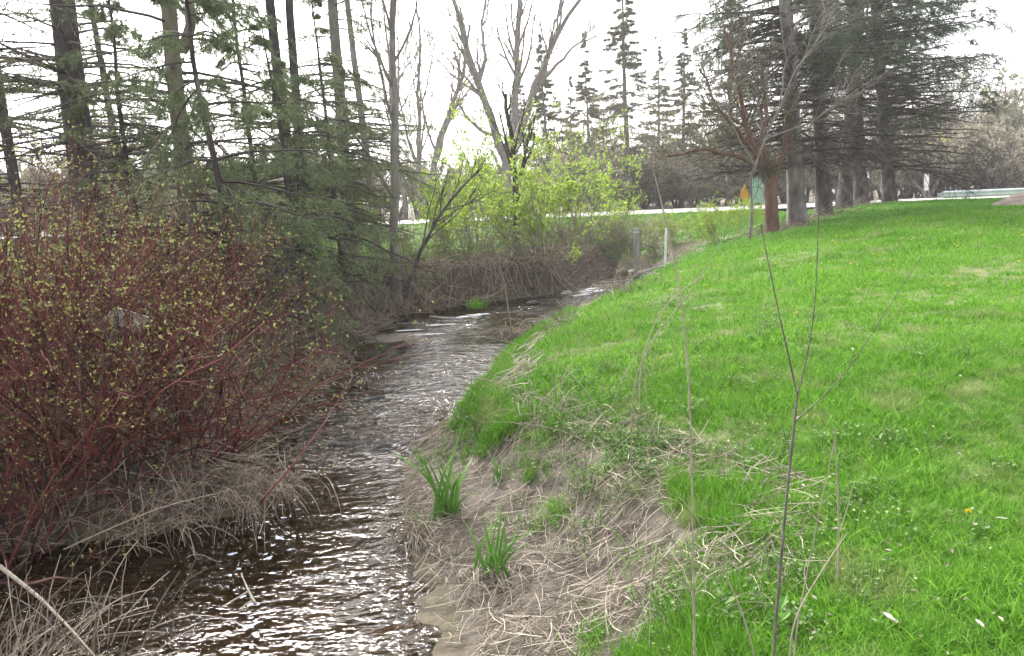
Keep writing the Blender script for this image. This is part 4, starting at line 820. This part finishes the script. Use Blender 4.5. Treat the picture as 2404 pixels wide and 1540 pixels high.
# ------------------------------------------------------------------ stalks and saplings in the foreground
def stalk(name, label, pts, Y, px, m, group=None, dy=0.0, extra=(), cat='stalk', tip=.45, root=True):
    P = VP(pts, Y, dy); base = P[0].copy()
    if root: base[2] = float(H(base[0], base[1])); P = np.vstack([base-[0, 0, .05], P])
    t = thing(name, base, label, cat, group); px = px*.62; r = px/2/FV*Y
    def smooth(P, n=14):
        u = np.linspace(0, 1, len(P)); v = np.linspace(0, 1, n); Q = np.stack([np.interp(v, u, P[:, k]) for k in range(3)], 1)
        for _ in range(2): Q[1:-1] = (Q[:-2]+2*Q[1:-1]+Q[2:])/4
        return Q
    Q = smooth(P-base); rr = np.linspace(r, r*tip, 14); rr[3::4] *= 1.25
    MB().tube(Q, rr, 7).build('stem', M[m], t, smooth=True)
    for e, epx in extra: MB().tube(smooth(VP(e, Y+dy, 0)-base, 10), np.linspace(epx*.33/FV*Y, epx*.18/FV*Y, 10), 6).build('side_stem', M[m], t, smooth=True)
    return t
G_S = 'dry stalks in the foreground'
stalk('dry_stalk', 'tall straight tan stalk crossing the lawn from bottom centre', [(1632, 1560), (1626, 1250), (1622, 900), (1600, 680), (1565, 520), (1530, 385)], 2.0, 10, 'stalk', G_S, .25)
stalk('young_sapling', 'dark three-forked sapling in front of the lawn', [(1812, 1580), (1830, 1350), (1850, 1130), (1872, 930)], 1.95, 13, 'stalk_dark', None, .1, [([(1872, 930), (1850, 830), (1825, 720), (1800, 600), (1786, 525)], 7), ([(1872, 930), (1893, 850), (1915, 720), (1922, 500)], 6), ([(1866, 990), (1940, 925), (2000, 860), (2060, 760), (2165, 600)], 5)], 'sapling', .7)
stalk('dry_stalk', 'short pale stalk standing right of the forked sapling', [(1970, 1262), (1966, 1120), (1958, 1003)], 3.3, 9, 'straw', G_S, extra=[([(1972, 1250), (1990, 1190), (2005, 1130)], 4)])
stalk('dry_stalk', 'thin grey stalk leaning right between sapling and pale stalk', [(1866, 1490), (1910, 1270), (1960, 1030)], 2.6, 7, 'stalk', G_S)
stalk('dry_stalk', 'pale bent stalk leaning left at the bottom beside the sapling', [(1780, 1560), (1740, 1430), (1690, 1320)], 2.1, 10, 'straw', G_S)
stalk('dry_stalk', 'thin whitish stem rising right from the bottom beside the sapling', [(1850, 1560), (1862, 1450), (1935, 1330), (1990, 1250)], 2.1, 8, 'straw', G_S)
stalk('dry_stalk', 'curved thin stalk leaning over the lawn left of the tall stalk', [(1480, 900), (1540, 780), (1620, 690), (1690, 570)], 5.2, 6, 'stalk', G_S)
stalk('dry_stalk', 'pale thin stalk bending right below the far riffle', [(1500, 860), (1540, 740), (1600, 680), (1655, 645)], 6.0, 6, 'straw', G_S)
stalk('dry_stalk', 'slender grey reed standing in front of the creek bend', [(1205, 800), (1180, 640), (1140, 520), (1115, 430)], 10.5, 6, 'twig_grey', G_S, root=False)
rng = rg(330)
arcs = [([(1470, 1100), (1380, 1000), (1280, 925), (1130, 885), (1050, 880)], 'long straw arching left over the stream, uppermost'), ([(1500, 1150), (1400, 1050), (1330, 1010), (1220, 990), (1120, 990)], 'long straw arching left low over the mud bank'), ([(1460, 1060), (1390, 930), (1330, 860), (1240, 810), (1130, 790)], 'fine straw arching left towards the pool'),
        ([(1230, 1200), (1290, 1110), (1370, 1060), (1450, 1040)], 'pale straw arching right across the bank shoulder'), ([(1640, 1110), (1600, 1030), (1560, 1000), (1525, 955)], 'thick bleached hooked stalk left of the tall stalk'), ([(1590, 1000), (1640, 1035), (1720, 1055), (1770, 1058)], 'bleached stalk curving right across the tall stalk'),
        ([(1440, 1420), (1500, 1440), (1560, 1500), (1600, 1550)], 'pale straw lying across the lower bank'), ([(1380, 1180), (1420, 1020), (1450, 900), (1500, 830)], 'upright fine straw on the bank shoulder'), ([(1540, 1040), (1510, 930), (1520, 830), (1560, 740)], 'upright grey straw above the bramble tangle'), ([(1180, 1120), (1220, 1000), (1250, 900)], 'thin upright straw beside the bank edge')]
for pts, lab in arcs:
    b = G(*pts[0]); stalk('dry_stalk', lab, pts, b[1], 4, 'straw', G_S, dy=-.2, tip=.3)
# broad leaves at the bottom edge
for k, (vx, vy, lab) in enumerate([(1700, 1490, 'broad dark green leafy weed at the bottom beside the tall stalk'), (1830, 1500, 'broad yellow-green leafy weed at the foot of the sapling')]):
    b = G(vx, vy); t = thing('broadleaf_weed', b, lab, 'weed', 'broad-leaved weeds'); rng = rg(340+k)
    for j in range(9):
        az = rng.uniform(0, 6.28); d = np.array([[cos(az), sin(az), rng.uniform(.2, 1.2)]]); p = np.array([[0, 0, .02+.02*j]]); MB().leaf(p, d, np.array([[0, 0, 1.]]), .085, .034, .2).build('leaf', M['leaf_green' if k else 'weed'], t)

# ------------------------------------------------------------------ stones, foam, twigs and sticks in the stream
def stone_mesh(rng, name, m):
    import bmesh
    bm = bmesh.new(); bmesh.ops.create_icosphere(bm, subdivisions=2, radius=1.0)
    for v in bm.verts: v.co *= 1+.28*(vnoise(v.co.x*1.3+7*v.co.z, v.co.y*1.3+3, 1.4, int(rng.integers(0, 99)) if False else 5)-.5)+rng.normal(0, .05)
    me = bpy.data.meshes.new(name); bm.to_mesh(me); bm.free(); me.materials.append(m); me.polygons.foreach_set('use_smooth', [True]*len(me.polygons)); return me
sm_ = [stone_mesh(rg(350+k), 'stone', M['stone']) for k in range(4)]; sp_ = [stone_mesh(rg(360), 'stone', M['stone_pale'])]
rng = rg(361)
wet = [(790, 915), (830, 905), (870, 912), (905, 918), (960, 912), (1010, 915), (1035, 910), (1080, 878), (880, 935), (720, 930), (750, 940), (1050, 900), (840, 925), (920, 905), (700, 945), (985, 895), (800, 950), (1095, 885), (870, 985), (930, 960)]
for i, (vx, vy) in enumerate(wet):
    p = onz(vx, vy, -.91); o = bpy.data.objects.new('stream_stone', sm_[i % 4]); sc.collection.objects.link(o); o.location = p+np.array([0, 0, -.012]); s = rng.uniform(.035, .085); o.scale = (s*1.7, s, s*.45); o.rotation_euler = (rng.normal(0, .2), rng.normal(0, .2), rng.uniform(-.4, .4)); tag(o, 'dark wet stone breaking the surface of the riffle', 'stone', 'wet stones across the riffle')
for i, vx in enumerate(range(785, 965, 16)):
    p = onz(vx, 1044+3*sin(vx), -.93); o = bpy.data.objects.new('stream_stone', sm_[i % 4]); sc.collection.objects.link(o); o.location = p+np.array([0, 0, -.01]); s = rng.uniform(.035, .055); o.scale = (s*1.9, s*.9, s); o.rotation_euler = (0, 0, rng.uniform(-.3, .3)); tag(o, 'dark stone in the low sill across the stream', 'stone', 'stones of the low sill')
for i, (vx, vy, s) in enumerate([(1560, 622, .2), (1485, 640, .16), (1400, 640, .2), (1365, 668, .14), (1515, 618, .2), (1110, 745, .1), (900, 762, .16), (990, 730, .13), (1050, 720, .12), (1250, 712, .12), (1330, 690, .14)]):
    p = onz(vx, vy, -.85); o = bpy.data.objects.new('bank_stone', (sp_ if i % 3 else sm_)[0]); sc.collection.objects.link(o); o.location = p; o.scale = (s*1.4, s, s*.6); o.rotation_euler = (0, .1, i); tag(o, 'stone at the edge of the upper stream', 'stone', 'stones at the upper water edge')
# sand bar beside the pool
a = np.linspace(0, 2*pi, 33)[:-1]; cb = onz(930, 795, -.9); v = []
for q in (1, .85, .6, .3, .02):
    for b in a: v.append((1.25*q*cos(b)*(1+.15*sin(3*b+1)), .75*q*sin(b)*(1+.2*sin(2*b)), .09*(1-q**2)-.03))
o = MB().add(v, [(k*32+j, k*32+(j+1) % 32, (k+1)*32+(j+1) % 32, (k+1)*32+j) for k in range(4) for j in range(32)]).build('sand_bar', mat('wet_sand', (.09, .075, .06), (.19, .16, .13), 9, .7, bump=.5, bscale=40), smooth=True); o.location = cb; o.rotation_euler = (0, 0, .12); tag(o, 'flat sandy bar beside the dark pool', 'sand bar')
# foam
def foam_mesh(rng):
    n_ = 14; a = np.linspace(0, 2*pi, n_+1)[:-1]; r = np.clip(1+.45*rng.normal(size=n_), .35, 2); v = [(r[i]*cos(a[i]), r[i]*sin(a[i]), -.2) for i in range(n_)]+[(.75*r[i]*cos(a[i]), .75*r[i]*sin(a[i]), .25) for i in range(n_)]+[(0, 0, .35)]
    return MB().add(v, [(i, (i+1) % n_, n_+(i+1) % n_, n_+i) for i in range(n_)], [(n_+i, n_+(i+1) % n_, 2*n_) for i in range(n_)]).mesh('foam_patch', M['foam'], True)
fm = [foam_mesh(rg(370+k)) for k in range(4)]; rng = rg(374)
fo = [(560, 1335, 1.2), (585, 1470, 1.6), (600, 1490, 1.0), (590, 1450, 1), (630, 1310, 1.6), (640, 1345, 1), (595, 1418, 1.4), (625, 1300, .8), (655, 1262, 1.2), (610, 1262, 1), (690, 1258, 1), (700, 1195, .8), (625, 1225, .8), (600, 1205, 1), (640, 1210, .7), (660, 1185, .7), (545, 1300, 1), (550, 1385, 1), (620, 1390, .7), (570, 1400, 1), (680, 1290, .8), (720, 1320, .7), (590, 1520, .9), (570, 1540, .8), (665, 1215, 1.1), (610, 1180, .8), (540, 1350, 1.1), (690, 1350, .6), (600, 1440, .9), (640, 1280, .7)]
for i, (vx, vy, s) in enumerate(fo):
    p = onz(vx, vy, -.957); o = bpy.data.objects.new('foam_patch', fm[i % 4]); sc.collection.objects.link(o); o.location = p; q = .013*s; q *= rng.uniform(.5, 1.3); o.scale = (q*rng.uniform(1, 2.2), q, .008); o.rotation_euler = (0, 0, rng.uniform(-1, 1)); tag(o, 'small white foam patch floating on the stream', 'foam', 'foam patches on the stream')
for i, (vx, vy, a_, b_) in enumerate([(1375, 683, .34, .07), (1400, 676, .42, .08), (1425, 668, .4, .07), (1390, 686, .3, .06), (1445, 660, .38, .06), (1412, 681, .3, .05), (1365, 692, .26, .06), (1460, 652, .3, .05), (1120, 738, .2, .06), (1095, 743, .24, .06), (960, 775, .25, .04), (1040, 762, .22, .035), (1000, 785, .25, .035)]):
    p = onz(vx, vy, -.84); o = bpy.data.objects.new('foam_streak', fm[i % 4]); sc.collection.objects.link(o); o.location = p; o.scale = (a_, b_, .02); o.rotation_euler = (0, 0, .5 if vx > 1300 else .1); tag(o, 'streak of white water in the far riffle' if vx > 1300 else 'thin pale streak of broken water on the pool', 'foam', 'white streaks of the far riffle' if vx > 1300 else 'pale streaks on the pool')
def stick(name, label, pts, z, px, m, cat='stick'):
    P = np.array([onz(x, y, z+dz) for x, y, dz in pts]); b = P[0]; t = thing(name, b, label, cat); u = np.linspace(0, 1, len(P)); v_ = np.linspace(0, 1, 9); Q = np.stack([np.interp(v_, u, (P-b)[:, k]) for k in range(3)], 1)
    r = px/2/FV*P[:, 1].mean(); MB().tube(Q, np.linspace(r, r*.25, 9), 6, cap=True).build('stem', M[m], t, smooth=True); return t, P, r
t, P, r = stick('floating_twig', 'forked tan twig caught in foam on the water', [(600, 1418, .02), (580, 1380, .04), (566, 1345, .02)], -.95, 8, 'straw')
for e in ([(583, 1388, .03), (555, 1405, .02), (520, 1425, 0)], [(596, 1408, .02), (575, 1420, .02), (562, 1432, 0)]):
    Q = np.array([onz(x, y, -.95+dz) for x, y, dz in e])-P[0]; MB().tube(Q, np.linspace(r*.7, r*.3, 3), 5).build('side_twig', M['straw'], t)
stick('drift_log', 'short pale driftwood log at the far water edge', [(1010, 745, .06), (1060, 748, .06), (1085, 750, .05)], -.85, 9, 'post')
stick('drift_log', 'grey branch lying along the bank below the marker post', [(1500, 640, .1), (1545, 628, .2), (1580, 615, .25)], -.7, 8, 'post')
stick('dead_branch', 'long grey dead branch lying through the dogwoods', [(150, 1290, .1), (260, 1240, .3), (380, 1190, .5), (540, 1150, .7)], -.7, 5, 'stalk')
stick('dead_branch', 'dark dead branch slanting over the water from the dogwoods', [(610, 1180, .25), (690, 1090, .5), (770, 980, .7), (830, 880, .9)], -.75, 5, 'dogwood')
stick('dead_branch', 'thick grey dead branch in the bottom left corner', [(0, 1330, .25), (90, 1400, .2), (160, 1470, .12), (240, 1560, .05)], -.75, 13, 'stalk')
stick('dead_branch', 'orange-brown bare stick in the bottom left corner', [(60, 1375, .2), (130, 1355, .22), (200, 1362, .15)], -.75, 8, 'bark_red')
# white slab behind the dogwoods
b = at(290, 748, 7.0); b0 = on(b[0], b[1]); t = thing('white_board', b0, 'weathered white board lying tilted behind the red dogwood stems', 'board'); z = b[2]-b0[2]; ct, st_ = cos(-.36), sin(-.36)
for k in range(3):
    m_ = MB().box((0, 0, 0), (.36, .02, .052)); v_ = m_.v[0].astype(float); v_[:, 1] += .012*k; v_[:, 2] += .056*(k-1); v_[:, 0] += .02*k
    m_.v[0] = np.stack([v_[:, 0]*ct-v_[:, 2]*st_, v_[:, 1], v_[:, 0]*st_+v_[:, 2]*ct+z], 1).astype(np.float32); m_.build('plank', M['board'], t)
for q_ in (-.1, .1): MB().tube(np.array([[q_, .05, -.1], [q_, .05, z-.36*q_+.03]]), np.array([.012, .010]), 6).build('stake', M['post'], t)
# dandelions and dry leaves on the lawn
def dandelion_parts():
    t = thing('dandelion', (0, 0, 0), 'yellow dandelion flower in the lawn', 'dandelion', 'dandelions in the lawn')
    MB().tube(np.array([[0, 0, 0], [.004, 0, .05], [0, 0, .10]]), np.array([.003, .0025, .0025]), 5).build('stem', M['leaf_green'], t)
    rng = rg(380); n_ = 40; az = rng.uniform(0, 6.28, n_); el = rng.uniform(.1, 1.3, n_); d = np.stack([np.cos(az)*np.cos(el), np.sin(az)*np.cos(el), np.sin(el)], 1)
    MB().leaf(np.tile([[0, 0, .10]], (n_, 1)), d, rnd(rng, n_), .022, .010).build('flower_head', M['dandelion'], t); return t
dd = dandelion_parts(); first = True; rng = rg(381)
dl = [(2140, 575), (2145, 570), (2240, 585), (2245, 590), (2390, 632), (2030, 680), (2235, 683), (2225, 687), (2410, 565), (2440, 562), (1870, 752), (1660, 680), (2270, 1243), (1725, 570), (1790, 595), (1960, 582), (2300, 560), (1850, 575), (1830, 590)]
dl += [(rng.uniform(1640, 2100), rng.uniform(560, 640)) for _ in range(22)]
for vx, vy in dl:
    p = G(min(vx, 2400), vy); s = rng.uniform(.7, .95)
    if first: dd.location = p; dd.scale = (s,)*3; first = False
    else: dup(dd, p, rng.uniform(0, 6), s=s)
for vx, vy, sz, lab in [(2085, 1490, .05, 'pale curled dry leaf on the lawn, largest near the bottom'), (2055, 1495, .025, 'small pale dry leaf left of the largest one'), (2295, 1505, .035, 'greyish dry leaf on the lawn at bottom right'), (1968, 1265, .03, 'white dry scrap at the foot of the short pale stalk'), (2350, 1240, .025, 'tiny white dry leaf on the right of the lawn')]:
    p = G(vx, vy)+np.array([0, 0, .05]); rng = rg(int(vx)); n_ = 9; u = np.linspace(-1, 1, n_); v = []
    for j in range(3):
        for i in range(n_): v.append((u[i]*sz, (j-1)*sz*.35*(1-u[i]**2)+.1*sz*u[i], sz*.3*(abs(j-1)*.8+.4*sin(3*u[i]))))
    o = MB().add(v, [(j*n_+i, j*n_+i+1, (j+1)*n_+i+1, (j+1)*n_+i) for j in range(2) for i in range(n_-1)]).build('dry_leaf', M['paper_leaf'], smooth=True); o.location = p; o.rotation_euler = (.3, .2, rng.uniform(0, 3)); tag(o, lab, 'dry leaf')

# ------------------------------------------------------------------ haze: pale bright air
hm = bpy.data.materials.new('haze'); hm.use_nodes = True; t_ = hm.node_tree; t_.nodes.clear(); ho = t_.nodes.new('ShaderNodeOutputMaterial'); pv = t_.nodes.new('ShaderNodeVolumePrincipled')
pv.inputs['Color'].default_value = (.96, .96, .98, 1); pv.inputs['Density'].default_value = .0009; pv.inputs['Anisotropy'].default_value = .3; t_.links.new(pv.outputs[0], ho.inputs['Volume'])
tag(MB().box((0, 150, 9.4), (800, 600, 23.6)).build('haze', hm, kind='stuff'), 'thin bright haze fading the far trees', None)
